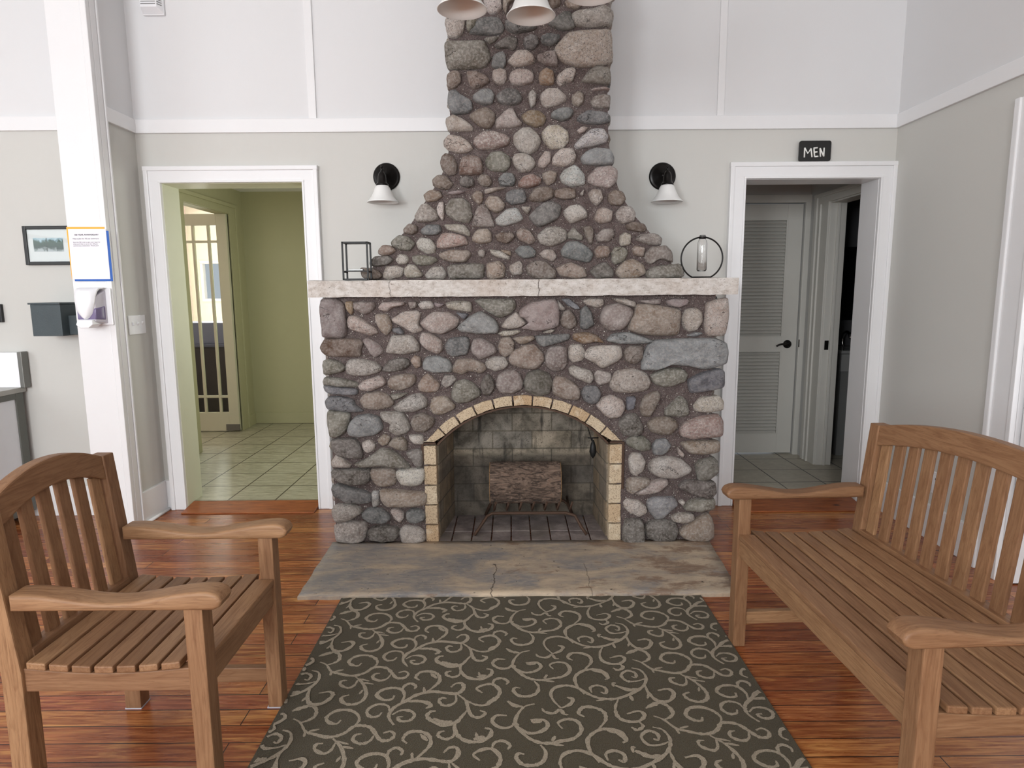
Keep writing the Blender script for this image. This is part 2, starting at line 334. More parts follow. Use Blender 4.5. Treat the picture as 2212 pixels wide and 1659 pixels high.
def opal():
    t = NT('frosted_opal_glass'); t.b.inputs['Subsurface Weight'].default_value = .35; t.b.inputs['Subsurface Radius'].default_value = (.02, .02, .02)
    return t.fin(srgb(238, 238, 236), .3)
M_OPAL = opal()
def glass(name, tint=(1, 1, 1, 1), rough=0.0, ior=1.45):
    t = NT(name); return t.fin(tint, rough, Transmission_Weight=1.0, IOR=ior)
M_GLASS = glass('clear_glass')
def pane_mat():
    t = NT('window_pane'); t.t.nodes.remove(t.b)
    tr = t.n('BsdfTransparent', None, Color=(.93, .95, .93, 1)); gl = t.n('BsdfGlossy', None, Roughness=.02)
    ly = t.n('LayerWeight', None, Blend=.25); mx = t.n('MixShader'); t.set(mx.inputs[0], t.math('MULTIPLY', ly.outputs[0], .6)); t.set(mx.inputs[1], tr.outputs[0]); t.set(mx.inputs[2], gl.outputs[0])
    t.t.links.new(mx.outputs[0], t.out.inputs[0]); return t.m
M_PANE = pane_mat()
M_WPLASTIC = plain('white_plastic', srgb(238, 239, 242), .3, var=.01)
M_PAPER = plain('white_paper', srgb(240, 238, 246), .6, var=.01)
M_DARKBOX = plain('hammered_grey_paint', srgb(66, 76, 80), .55, .6, 260, .15)
M_STEEL = plain('galvanised_steel', srgb(122, 122, 118), .4, .2, 40, .12, Metallic=.7)
M_WPANEL = plain('white_enamel_panel', srgb(226, 228, 232), .35)
M_BLKGLOSS = plain('black_board', srgb(16, 16, 16), .4)
M_INK = plain('dark_ink', srgb(54, 52, 60), .7)
M_CHALK = plain('white_marker', srgb(240, 240, 236), .6)
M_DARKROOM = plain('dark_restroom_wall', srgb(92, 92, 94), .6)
def bark():
    t = NT('ridged_bark'); p = t.obj(); q = t.mapping(p, scale=(5, 17, 17)); n1 = t.noise(q, 2.2, 7, .72, 1.6); n2 = t.noise(t.mapping(p, scale=(14, 50, 50)), 2, 5, .7, .8)
    c = t.ramp(n1, [(.38, srgb(26, 20, 17)), (.47, srgb(98, 78, 66)), (.56, srgb(156, 132, 115)), (.70, srgb(128, 92, 70))])
    c = t.mix(t.math('MULTIPLY', n2, .5), c, srgb(120, 104, 92))
    t.bump(t.math('ADD', n1, t.math('MULTIPLY', n2, .4)), 1.0, .02); return t.fin(c, .9)
M_BARK = bark()
M_DIMTRIM = plain('dimmed_door_and_trim', srgb(196, 194, 187), .45, .05, 60, .02)  # passage door and trim: dimness of the passage put into the colour
M_PWALL = plain('grey_passage_paint', srgb(186, 185, 182), .7)
M_CUTWOOD = plain('sawn_log_end', srgb(140, 108, 74), .8, .4, 60, .15)
def ramp_wood():
    t = NT('stained_pine'); p = t.obj(); g = t.noise(t.mapping(p, scale=(2, 22, 22)), 3, 5, .6, 1.0)
    c = t.ramp(g, [(.3, srgb(112, 56, 28)), (.5, srgb(148, 82, 42)), (.7, srgb(170, 100, 54))])
    v = t.n('TexVoronoi', None, Vector=t.mapping(p, scale=(1, 2, 2)), Scale=3.2).outputs['Distance']; c = t.mix(t.ramp(v, [(.05, g1(.9)), (.1, g1(0))]), c, srgb(52, 28, 16))
    return t.fin(c, .4)
M_RAMP = ramp_wood()
# ------------------------------------------------------------------ fireplace measurements
FY = 3.345; UY = 3.43; BY = 3.95; MY = 3.29          # stone faces, back wall, mantel front
CRACK_A = at(1163, 620, MY).x; CRACK_B = at(842, 625, MY).x; HEARTH_MID = at(1100, 1228, FY).y*0+3.03
M_MANTEL = concrete_mantel(); M_HEARTH = hearth_mat()
STONES = {  # outlines measured in enlarged views of the stonework: view origin, scale, face, then kind + corner points
'A': ((900, 0), 4.424, 'U', """
W 640,0 800,0 815,80 760,140 690,130|T 830,0 930,0 870,60 860,140 825,80|N 1260,0 1370,0 1370,60 1290,90|T 1410,20 1500,0 1570,60 1530,90 1450,80
S 290,180 380,170 465,200 435,330 390,365 310,355 285,290|V 480,210 540,190 585,200 560,260 500,310 480,270|G 580,210 650,185 780,185 830,270 800,330 640,340 510,325 560,270
D 850,210 960,215 1150,260 1100,300 950,325 870,300|D 1260,240 1330,190 1400,130 1465,125 1475,200 1510,260 1450,295 1370,290|S 1480,150 1540,115 1680,110 1790,70 1860,120 1865,200 1830,255 1560,260 1495,225
V 280,415 450,410 640,400 700,560 640,650 450,660 310,660 285,540|V 640,375 780,355 760,395 700,425|K 745,440 850,370 920,355 960,385 945,460 920,485 860,460 790,470
D 1030,380 1090,345 1150,370 1165,430 1110,475 1050,470 1025,430|G 1185,370 1260,335 1365,345 1350,400 1280,445 1200,420|C 1360,430 1470,320 1700,300 1840,295 1850,430 1855,580 1780,620 1560,640 1430,605 1350,550 1330,490
G 735,540 820,505 850,545 850,620 820,660 720,640|P 900,560 960,490 1050,490 1110,545 1125,605 1040,630 950,640 875,600|M 1160,540 1250,505 1320,510 1345,590 1330,640 1240,630 1165,590
B 300,720 360,680 410,700 420,790 370,840 300,850 295,770|B 480,690 580,690 660,730 690,780 630,830 540,855 500,800|P 730,690 790,660 850,680 860,750 830,805 770,805 725,760
P 900,700 960,670 1060,675 1110,720 1100,790 1030,815 920,810 890,760|O 1180,700 1240,655 1300,690 1310,800 1270,815 1180,805 1170,750|W 1350,730 1420,670 1500,665 1515,700 1480,780 1430,790 1380,825 1345,790
V 1575,785 1640,690 1710,640 1840,660 1850,780 1820,810 1700,800|P 1660,860 1780,838 1840,850 1830,865 1700,870|G 310,880 380,870 430,920 520,970 530,1050 480,1085 350,1090 305,1000
A 550,920 620,865 700,860 735,910 720,990 650,1005 580,985 545,950|D 765,920 860,855 950,870 1000,940 970,1000 880,1010 790,985|S 1070,900 1110,865 1145,910 1130,1000 1095,1030 1075,970
P 1190,910 1250,855 1350,860 1420,920 1420,970 1330,1010 1250,1030 1195,990|T 1485,930 1540,880 1590,910 1590,980 1550,1020 1490,1000|M 1660,980 1700,925 1770,910 1845,915 1840,1020 1780,1035 1690,1030
B 510,1110 580,1060 670,1035 740,1090 740,1170 690,1235 600,1210 540,1160|P 760,1150 880,1045 920,1050 960,1130 1000,1180 980,1210 850,1225 765,1225|O 1000,1110 1080,1065 1180,1070 1235,1130 1200,1200 1140,1220 1040,1180
G 1290,1090 1360,1045 1460,1040 1490,1070 1460,1140 1380,1160 1300,1130|G 1550,1110 1640,1065 1740,1070 1830,1110 1840,1170 1740,1190 1600,1185 1540,1150|C 290,1140 350,1110 440,1140 530,1210 530,1250 400,1255 310,1250 285,1190
P 265,1350 310,1295 420,1310 500,1370 535,1420 470,1460 390,1465 310,1430 270,1395|Q 560,1330 640,1260 740,1260 850,1300 885,1330 860,1390 740,1430 600,1430 555,1380|S 940,1290 1010,1230 1080,1230 1150,1290 1180,1350 1150,1430 1080,1475 990,1445 930,1370
C 1200,1270 1260,1210 1360,1205 1440,1270 1445,1350 1400,1410 1280,1420 1220,1360|I 1510,1390 1580,1310 1670,1240 1780,1245 1820,1310 1800,1370 1680,1400 1540,1425|P 1530,1250 1580,1215 1635,1220 1600,1265 1560,1280"""),
'B': ((780, 340), 3.0722, 'U', """
B 540,0 560,-22 610,-5 635,50 630,105 580,120 540,80 530,40|R 655,60 675,0 740,-10 790,10 805,60 800,108 720,118 660,110|V 830,20 870,-30 930,-35 980,0 985,60 950,95 870,90 835,60
C 1005,10 1030,-20 1090,-25 1140,10 1155,50 1110,95 1060,100 1015,50|P 1180,20 1220,-35 1255,-30 1255,30 1215,70 1175,60|C 1275,0 1330,-55 1400,-50 1420,-10 1410,40 1340,62 1275,50|A 1460,10 1490,-30 1560,-60 1640,-50 1670,0 1665,50 1560,55 1480,45
B 475,150 510,120 570,130 610,180 580,215 520,210 480,185|K 655,150 700,125 745,150 745,190 710,205 660,185|B 770,150 800,115 850,125 870,165 845,195 800,185|G 910,150 950,110 1000,110 1025,150 1010,190 930,190
R 1045,170 1080,125 1140,115 1190,145 1185,180 1110,205 1050,198|T 1205,110 1250,90 1295,105 1285,160 1240,187 1210,150|I 1320,130 1350,85 1420,55 1475,110 1480,180 1400,195 1335,165|P 1510,130 1560,70 1650,60 1695,90 1690,160 1640,205 1570,190 1510,165
T 420,250 460,220 520,225 540,260 500,290 435,295|L 575,235 640,222 690,225 660,245 610,250|T 735,250 770,222 805,235 808,290 785,315 745,280|P 820,215 900,200 965,205 900,225 830,245
G 965,240 1010,215 1080,220 1095,270 1080,300 1000,315 968,290|B 1120,260 1150,210 1230,195 1275,220 1270,270 1200,295 1130,290|N 1285,220 1350,205 1420,210 1420,270 1340,280 1285,260|S 1450,245 1480,210 1470,260
P 1510,240 1540,215 1590,218 1600,280 1560,318 1525,290|N 1640,250 1680,218 1735,235 1750,280 1720,318 1660,315 1638,285|S 360,390 400,320 440,310 490,350 515,405 480,425 380,428|W 505,340 520,300 550,300 552,380 540,420 510,380
V 560,340 600,280 670,275 720,310 735,390 710,430 630,420 575,385|M 745,430 770,340 810,318 850,360 885,460 800,460 745,455|T 825,300 850,260 910,265 950,310 940,345 900,370 850,345|I 895,410 960,350 1030,338 1075,410 1030,430 950,458 905,445
W 1060,330 1130,330 1105,380|D 1115,390 1200,310 1260,295 1325,330 1300,410 1190,460 1150,440|W 1340,360 1380,328 1450,318 1495,360 1495,400 1400,435 1370,420|P 1545,410 1570,345 1610,335 1665,360 1655,425 1580,438
S 1690,370 1730,330 1790,330 1815,370 1810,420 1740,438 1695,410|B 285,480 320,440 370,455 375,490 340,515 290,505|G 400,490 440,450 520,450 535,490 500,515 420,515|C 552,450 640,443 690,455 720,500 715,525 660,505 580,485
Q 510,560 540,510 620,508 690,530 705,580 640,590 570,605 510,600|T 740,530 770,480 840,478 865,510 860,560 790,570 745,555|N 890,520 930,500 1000,500 1018,530 970,572 910,555|T 1030,510 1060,468 1120,490 1155,550 1120,578 1050,545
S 1170,520 1230,470 1300,465 1360,490 1355,550 1260,590 1195,570|V 1370,510 1410,468 1440,500 1468,520 1465,550 1380,540|B 1470,465 1520,460 1540,490 1530,570 1510,570 1485,510|M 1560,520 1600,478 1660,475 1678,520 1640,560 1570,555
N 1755,450 1790,428 1870,440 1890,470 1870,495 1770,485|C 1720,520 1750,500 1790,515 1780,580 1725,585 1715,560|M 1820,545 1860,508 1960,510 1990,540 1985,580 1880,575|V 205,560 250,520 310,525 355,570 320,620 250,610 210,585
W 370,570 400,535 460,545 495,590 490,630 440,638 385,610|T 520,640 600,615 710,618 725,650 690,695 600,695 540,670|R 118,620 150,583 205,590 230,620 200,640 150,655 120,640|W 232,680 260,645 300,648 318,680 300,705 255,710
V 345,660 400,648 490,665 505,685 460,715 380,715 350,690|W 775,630 800,608 825,625 815,665 785,655|W 858,615 920,620 985,660 980,680 900,660 865,640|O 925,615 990,620 995,655 945,635
G 1025,620 1060,590 1120,590 1155,625 1150,660 1080,670 1040,645|P 1185,640 1220,610 1270,615 1297,655 1270,690 1210,670|G 1330,620 1370,565 1430,560 1500,600 1535,640 1510,695 1430,680 1340,660|T 1548,620 1570,590 1640,590 1650,630 1630,665 1560,665
V 1660,640 1680,600 1740,598 1765,630 1740,685 1690,708 1665,690|T 1795,610 1820,588 1880,600 1870,660 1810,645|M 1885,640 1930,595 2020,590 2055,630 2060,700 1980,670 1920,710 1890,685|K 65,690 100,658 180,655 215,680 180,710 100,725 65,715
N 0,735 60,735 110,750 142,785 120,805 40,808 10,790|C 155,770 170,725 240,720 280,735 270,790 200,808 155,800|C 290,740 320,712 360,720 408,775 390,795 310,798 290,780|S 428,780 470,730 540,725 568,775 550,805 450,808
V 582,730 610,712 800,705 812,740 808,800 620,805 590,790|T 835,710 910,690 950,720 950,795 870,810 838,790|W 988,720 1050,690 1070,720 1065,775 1010,780 988,755|B 1100,730 1140,690 1220,690 1285,750 1285,800 1170,808 1110,780
T 1300,735 1390,695 1480,740 1495,790 1430,805 1320,785|K 1518,755 1560,715 1620,695 1670,750 1665,795 1560,800|T 1688,760 1730,700 1800,675 1870,720 1885,770 1820,800 1720,800|V 1890,760 1940,725 2110,708 2135,790 2050,800 1920,805 1890,790"""),
'C': ((650, 580), 4.7064, 'L', """
L 215,340 250,310 350,310 440,370 460,540 460,640 430,695 330,690 240,690 225,560 210,420|O 455,345 530,335 535,440 515,470 470,410|M 540,350 600,338 750,340 750,400 660,468 560,420|P 795,400 840,345 940,335 1045,340 1040,375 930,390 890,430 820,425
M 1090,340 1180,338 1180,390 1120,410|W 1195,370 1250,330 1330,335 1355,390 1320,410 1230,412|L 1355,345 1460,360 1410,395 1370,385|C 1480,350 1550,332 1720,335 1732,440 1600,430 1490,400|V 1775,330 1850,312 2160,312 2175,400 2110,470 2020,500 1900,440
P 480,540 500,490 570,485 680,550 760,610 780,650 700,675 590,640 490,600|T 760,470 880,465 920,540 930,610 870,680 810,620 770,540|W 935,520 1050,440 1180,435 1215,465 1190,560 1235,620 1150,655 1060,600 960,550|U 935,610 1010,598 1045,640 1040,668 950,650
P 1225,550 1340,450 1500,445 1605,520 1580,590 1450,660 1350,650 1260,600|U 1575,445 1705,460 1660,520|A 1600,600 1720,490 1830,435 1970,520 2000,590 1990,655 1800,660 1640,640|P 2035,590 2110,500 2190,440 2240,500 2290,560 2212,600 2120,612
C 2005,660 2070,630 2200,625 2230,645 2150,680 2050,685|N 215,800 260,715 400,715 580,720 630,755 600,830 600,890 420,890 280,885 230,840|M 640,740 680,705 800,770 838,830 820,860 760,900 710,860 670,790|S 870,840 930,690 1000,680 1130,685 1200,770 1195,835 1060,865 950,860
P 1215,720 1240,655 1340,670 1430,730 1440,820 1390,865 1300,830 1230,770|G 1475,770 1510,715 1690,695 1708,760 1690,870 1550,890 1490,850|M 1735,810 1760,720 1850,710 1960,780 1985,850 1900,890 1820,920 1750,860|T 2005,800 2040,710 2120,695 2165,760 2150,850 2080,895 2020,850
V 235,940 300,920 400,950 450,1000 430,1040 300,1075 240,1070|S 465,1000 500,925 620,920 760,950 815,1010 790,1050 660,1085 560,1085 480,1070|K 835,1030 900,940 1010,908 1080,915 1110,970 1060,1020 900,1050|T 1125,920 1160,880 1215,900 1225,990 1170,1010 1130,960
A 1250,960 1280,900 1400,890 1500,930 1535,1000 1520,1048 1350,1050 1255,1020|T 1545,1020 1590,925 1720,918 1850,960 1880,1020 1830,1060 1720,1035 1640,1075 1560,1050|S 1880,950 1950,900 2060,900 2105,970 2060,1015 1980,1042 1900,1010|V 235,1150 250,1105 400,1110 560,1150 580,1200 400,1200 250,1180
U 240,1180 400,1205 570,1220 575,1275 400,1275 270,1260|P 595,1190 640,1140 780,1090 830,1100 862,1160 840,1190 720,1240 620,1230|T 890,1150 940,1090 1060,1070 1150,1080 1170,1130 1130,1190 1020,1235 920,1210|T 1195,1180 1240,1110 1290,1070 1350,1110 1410,1180 1390,1240 1310,1258 1220,1240
S 1430,1170 1470,1080 1550,1090 1575,1130 1530,1180 1480,1210|V 1540,1250 1570,1160 1660,1130 1740,1160 1820,1240 1810,1290 1700,1350 1590,1360 1545,1310|K 1830,1170 1870,1100 1900,1075 1950,1120 1968,1200 1920,1280 1850,1270|M 1985,1180 2010,1090 2080,1038 2170,1035 2230,1080 2255,1150 2240,1220 2150,1260 2030,1250
U 260,1350 300,1300 420,1300 530,1330 560,1390 630,1440 560,1452 400,1440 280,1420|T 605,1340 670,1265 800,1250 890,1290 945,1360 900,1405 780,1430 660,1415|V 915,1280 1000,1270 1090,1262 1010,1310 950,1328|S 945,1405 1010,1350 1110,1290 1210,1270 1270,1320 1280,1400 1150,1450 1000,1450|T 1315,1390 1350,1310 1470,1295 1560,1380 1550,1420 1430,1480 1350,1470"""),
'D': ((1120, 580), 4.424, 'L', """
L 20,400 130,330 240,310 340,295 375,380 375,530 340,560 200,590 60,570 30,560 110,520 60,470 15,460|S 370,300 445,380 430,400 385,390|U 410,295 480,290 560,350 585,385 540,390 470,350|B 405,480 430,410 490,400 540,470 550,540 490,580 410,540
G 590,400 640,360 690,410 705,490 720,530 640,578 588,560|C 610,310 680,285 800,295 808,345 750,375 660,350|M 785,450 830,360 960,335 1060,380 1085,430 1040,520 980,580 860,585 790,520|C 890,285 1010,285 1110,320 1120,375 1040,355 950,320
M 1140,310 1220,295 1350,290 1350,345 1250,345|L 1410,310 1480,285 1620,300 1600,345 1520,370 1440,355|T 1110,430 1130,350 1280,350 1520,395 1530,450 1515,630 1300,630 1180,620 1055,580 1060,520|C 1565,470 1590,400 1680,380 1745,420 1745,500 1700,580 1620,600 1570,550
P 1790,340 1900,300 1990,290 2000,450 1970,630 1800,630 1775,560 1785,430|A 1600,640 1690,605 1755,620 1680,648|T -50,660 40,648 140,640 158,670 60,720 0,715|G 165,640 300,635 480,625 475,680 330,720 230,745 185,700|C 228,610 300,580 350,585 310,615
O 525,620 640,610 730,630 820,710 720,700 620,718 530,680|A 845,690 900,625 1040,610 1160,640 1280,695 1200,715 1080,720 930,712|M 255,840 290,760 380,740 455,760 460,900 420,965 330,970 260,920|C 478,780 500,730 600,730 630,790 610,870 520,895 485,850
W 640,810 690,750 820,735 970,740 980,830 930,890 800,945 720,890 640,850|B 1010,780 1060,740 1190,735 1180,860 1110,912 1020,880|A 1195,960 1205,840 1250,740 1310,690 1500,680 1850,672 1960,720 1975,800 1960,900 1850,940 1740,955 1640,930 1500,915 1400,915 1300,965|C 480,960 520,925 690,975 705,1050 680,1095 560,1050 490,1000
S 725,1010 760,975 880,1000 870,1080 770,1112 730,1070|C 875,1080 940,980 1080,960 1210,1000 1248,1080 1220,1150 1080,1180 920,1175 880,1120|V 1265,1020 1380,960 1540,950 1605,1010 1580,1080 1480,1115 1380,1130 1290,1090|U 1620,1060 1740,1000 1900,960 1955,990 1950,1130 1800,1160 1645,1185 1630,1110
T -86,870 -60,790 0,770 60,735 150,730 220,800 240,860 200,930 150,960 0,940 -60,910|E 55,1090 90,1000 190,970 290,1010 318,1090 290,1190 190,1210 80,1170|T 325,1110 360,1035 450,1045 560,1120 580,1180 570,1250 430,1240 335,1190|G 600,1180 640,1125 740,1125 780,1190 750,1270 690,1288 620,1250
W 745,1310 800,1230 900,1215 990,1260 1012,1330 960,1410 880,1418 830,1400|U 1030,1230 1110,1225 1100,1330 1035,1350|B 1155,1320 1200,1220 1310,1175 1350,1210 1300,1330 1250,1410 1180,1400|V 1405,1340 1540,1210 1610,1280 1620,1380 1560,1410 1400,1400|C 1670,1310 1740,1230 1900,1215 1950,1270 1940,1350 1800,1370 1690,1360"""),
'E': ((680, 860), 5.028, 'L', """
V 150,150 200,135 300,140 390,165 370,280 320,370 250,410 175,405 150,290|A 370,340 400,250 470,190 580,178 700,200 735,330 650,390 490,408 390,390|S 725,155 850,145 960,160 1000,220 1035,320 1000,370 890,400 810,350 830,270 740,215|B 1050,260 1090,180 1180,160 1300,220 1270,300 1180,365 1090,345
K 190,450 280,435 440,435 490,500 515,570 510,640 400,645 280,620 200,560|C 520,480 600,445 660,500 640,560 580,590 530,540|T 693,440 760,390 825,425 800,495 740,512 700,480|B 805,500 860,430 960,420 1000,470 1000,560 900,550|W 1025,400 1170,395 1180,495 1090,490 1040,450
C 190,700 240,610 310,640 400,720 380,742 200,742|V 455,705 600,640 720,545 800,545 900,600 980,680 1030,745 900,745 720,725 480,732|K 1000,590 1060,560 1170,545 1170,740 1110,735 1050,660|K 200,800 230,770 420,765 600,760 600,860 550,920 420,930 280,895 210,840
T 615,800 640,760 850,755 890,840 870,930 760,955 670,930 625,870|W 890,800 930,765 1180,760 1190,860 1150,920 1050,945 940,920 900,850|G 200,960 270,920 350,955 520,990 625,1035 620,1110 500,1130 340,1110 220,1040|I 630,1010 700,1010 695,1160 640,1180 622,1120
T 725,1010 760,985 1000,1000 1200,1020 1200,1140 1100,1160 900,1170 780,1165 730,1090|S 205,1200 250,1150 400,1145 500,1190 510,1240 430,1290 350,1330 240,1325 205,1260|G 520,1240 590,1190 720,1190 800,1250 825,1300 760,1340 620,1335 540,1290|P 830,1210 900,1190 970,1240 970,1300 930,1340 860,1300
G 1000,1230 1060,1195 1150,1200 1195,1240 1190,1310 1080,1345 1010,1310|S 235,1440 260,1340 420,1330 550,1340 570,1400 540,1540 400,1560 250,1540|K 585,1440 640,1390 780,1375 900,1400 920,1460 860,1530 720,1545 600,1510|S 930,1440 980,1380 1120,1390 1190,1440 1195,1540 1080,1570 950,1560"""),
'F': ((1300, 860), 5.028, 'L', """
K 185,260 260,180 370,165 430,280 440,360 380,400 230,395|B 495,270 560,210 720,195 790,230 815,310 740,385 620,385 520,340|Q 850,340 890,270 1050,200 1250,180 1300,250 1290,410 1100,420 960,430 860,400|E 270,450 330,405 450,410 520,480 515,550 440,570 320,530 270,490
A 545,510 590,450 690,440 745,510 690,580 640,605 560,600|P 815,525 890,600 870,640 830,610|T 860,480 980,460 1260,460 1260,580 1100,600 950,590 900,540|C 290,660 330,595 420,600 468,690 440,780 360,830 310,800|W 510,720 560,660 700,630 850,660 960,760 930,810 800,860 620,845 530,790
E 1010,720 1060,670 1190,640 1245,680 1245,800 1150,870 1040,880 1030,800|T 270,870 400,855 510,875 510,920 400,990 330,1030 275,1000|P 420,980 540,890 690,870 710,920 620,1000 450,1045 360,1030|K 830,950 900,890 1120,880 1215,910 1225,1010 1160,1075 1030,1050 880,990
C 240,1130 280,1090 400,1110 470,1170 480,1240 400,1275 310,1240 250,1190|A 490,1120 560,1075 770,1070 810,1140 750,1200 650,1290 580,1300 510,1220|W 825,1120 870,1095 900,1120 870,1160|V 890,1170 960,1100 1130,1075 1215,1090 1210,1200 1080,1220 920,1210
C 750,1280 820,1240 980,1245 995,1300 900,1355 770,1330|K 225,1440 260,1320 330,1310 430,1320 455,1500 440,1580 350,1600 230,1580|K 460,1390 520,1330 640,1310 780,1340 820,1420 790,1520 640,1550 490,1500|T 830,1440 900,1380 1020,1300 1130,1245 1190,1310 1205,1500 1100,1540 900,1520""")}
PAL = {  # stone kind: colour, speckle, streak
'W': ((224, 216, 210), .95, .2), 'P': ((210, 193, 187), .85, .3), 'S': ((195, 187, 182), .9, .45), 'C': ((214, 205, 194), .95, .2), 'I': ((214, 216, 218), 1, .2), 'T': ((176, 157, 142), .55, .45), 'B': ((138, 122, 110), .4, .4),
'N': ((124, 104, 90), .3, .6), 'R': ((158, 126, 114), .6, .2), 'Q': ((192, 164, 156), .9, .2), 'O': ((172, 144, 112), .45, .4), 'G': ((122, 128, 132), .3, .45), 'A': ((164, 170, 175), .35, .7), 'U': ((126, 130, 142), .2, .6), 'D': ((108, 109, 110), .3, .2),
'K': ((110, 104, 100), .35, .4), 'V': ((144, 142, 130), .5, .5), 'E': ((124, 124, 112), .25, .2), 'L': ((178, 163, 166), .25, .55), 'M': ((164, 150, 147), .6, .4)}
def stone_bm(bm, lay1, lay2, outline, Yf, kind, seed, push=None):
    """a boulder face: rounded outline, domed and roughened, its root sunk into the mortar"""
    rs = random.Random(seed); c = sum(outline, Vector())/len(outline); ex = 1.075+min(.06, .0018/max(.012, (outline[0]-c).length))
    P = smooth_closed([c+(p-c)*ex for p in outline], 2 if len(outline) > 5 else 1)
    c = sum(P, Vector())/len(P); r = sum((p-c).length for p in P)/len(P)
    H = push or min(.060, .020+.34*r)*rs.uniform(.8, 1.15)
    flat = kind in 'LUAGDNK' and r > .035
    prof = [(.90, .075), (1.0, .012), (.985, -.35*H), (.93, -.70*H), (.84, -.92*H), (.66, -1.02*H), (.42, -1.07*H), (.2, -1.1*H)] if flat else \
           [(.90, .075), (1.0, .012), (.985, -.30*H), (.92, -.60*H), (.81, -.84*H), (.63, -1.0*H), (.40, -1.10*H), (.2, -1.14*H)]
    tilt = (rs.uniform(-.12, .12), rs.uniform(-.14, .14)); off = Vector((rs.uniform(0, 50), rs.uniform(0, 50), rs.uniform(0, 50)))
    col, spk, strk = PAL[kind]; k = rs.uniform(.92, 1.08); hue = [rs.uniform(.985, 1.015) for _ in range(3)]
    tint = srgb(*[min(250, x*k*h) for x, h in zip(col, hue)]); grain = (spk*rs.uniform(.7, 1), strk*rs.uniform(.6, 1), rs.random(), 1)
    rings = []
    for i, (s, dy) in enumerate(prof):
        ring = []
        for p in P:
            q = c+(p-c)*s; q.y = Yf+dy
            if i > 1: q.y += (tilt[0]*(q.x-c.x)+tilt[1]*(q.z-c.z))*(1-s*.6)
            d = noise.noise_vector(q*22+off)*.006+noise.noise_vector(q*60+off)*.0030
            if i >= 1: q += Vector((d.x*.5, d.y*(1.6 if i > 2 else .5), d.z*.5))*min(1, r/.035)
            ring.append(bm.verts.new(q))
        rings.append(ring)
    fs = []; n = len(P)
    for A, B in zip(rings, rings[1:]):
        for j in range(n): fs.append(bm.faces.new((A[j], A[(j+1) % n], B[(j+1) % n], B[j])))
    top = bm.verts.new(sum((v.co for v in rings[-1]), Vector())/n)
    for j in range(n): fs.append(bm.faces.new((rings[-1][j], rings[-1][(j+1) % n], top)))
    for f in fs:
        f.smooth = True
        for l in f.loops: l[lay1] = tint; l[lay2] = grain
    return r
def new_stone_bm():
    bm = bmesh.new(); return bm, bm.loops.layers.float_color.new('stone_tint'), bm.loops.layers.float_color.new('stone_grain')
F = empty('stone_fireplace', (0.055, 3.6, 0), 'tall fieldstone fireplace and chimney with an arched firebox and white mantel', 'fireplace')
allst = []
for key, ((ox, oy), sc, face, txt) in STONES.items():
    for ent in txt.replace('\n', '|').split('|'):
        ent = ent.strip()
        if not ent: continue
        kd, *pts = ent.split(); Yf = UY if face == 'U' else FY
        out = [at(ox+float(a.split(',')[0])/sc, oy+float(a.split(',')[1])/sc, Yf) for a in pts]
        ar = abs(sum(out[i].x*out[(i+1) % len(out)].z-out[(i+1) % len(out)].x*out[i].z for i in range(len(out))))/2
        allst.append((ar, kd, out, Yf))
allst.sort(key=lambda s: -s[0])
sm, la, lb = new_stone_bm()
for i, (ar, kd, out, Yf) in enumerate(allst):
    if i < 100:
        bm, l1, l2 = new_stone_bm(); stone_bm(bm, l1, l2, out, Yf, kd, i); obj('stone', bm, M_STONE, F)
    else: stone_bm(sm, la, lb, out, Yf, kd, i)
# the stonework that goes on above the frame and round the two sides
rs = random.Random(5)
def blob(cx, cz, rx, rz):
    n = 9; return [(cx+rx*math.cos(6.283*k/n)*rs.uniform(.85, 1.12), cz+rz*math.sin(6.283*k/n)*rs.uniform(.85, 1.12)) for k in range(n)]
z = 2.845
while z < 3.52:
    x = -.27
    while x < .50:
        rx = rs.uniform(.035, .07)
        stone_bm(sm, la, lb, [Vector((a, UY, b_)) for a, b_ in blob(x+rx, z, rx*.95, rs.uniform(.032, .045))], UY, rs.choice('WPSCTBNGDVM'), rs.random()); x += 2*rx+.012
    z += .098
def side_stones(x, y0, y1, z0, z1, sgn):
    zz = z0+.045
    while zz < z1-.03:
        yy = y0+.03
        while yy < y1-.06:
            ry = rs.uniform(.04, .07); b2, k1, k2 = new_stone_bm()
            stone_bm(b2, k1, k2, [Vector((a, 0, b_)) for a, b_ in blob(0, 0, ry, rs.uniform(.032, .042))], 0, rs.choice('WPSCTBNGDVM'), rs.random(), .028)
            b2.transform(Matrix.Translation((x, yy+ry, zz)) @ Matrix.Rotation(sgn*math.pi/2, 4, 'Z'))
            tmp = bpy.data.meshes.new('t'); b2.to_mesh(tmp); b2.free(); sm.from_mesh(tmp); bpy.data.meshes.remove(tmp); yy += 2*ry+.014
        zz += .095
side_stones(-.962, FY, BY-.02, .02, 1.33, -1); side_stones(1.058, FY, BY-.02, .02, 1.33, 1)
side_stones(-.292, UY, BY-.02, 2.1, 3.5, -1); side_stones(.492, UY, BY-.02, 2.1, 3.5, 1)
so = obj('small_stones', sm, M_STONE, F); so['kind'] = 'stuff'; so['label'] = 'the smaller fieldstones and chips set in the mortar'
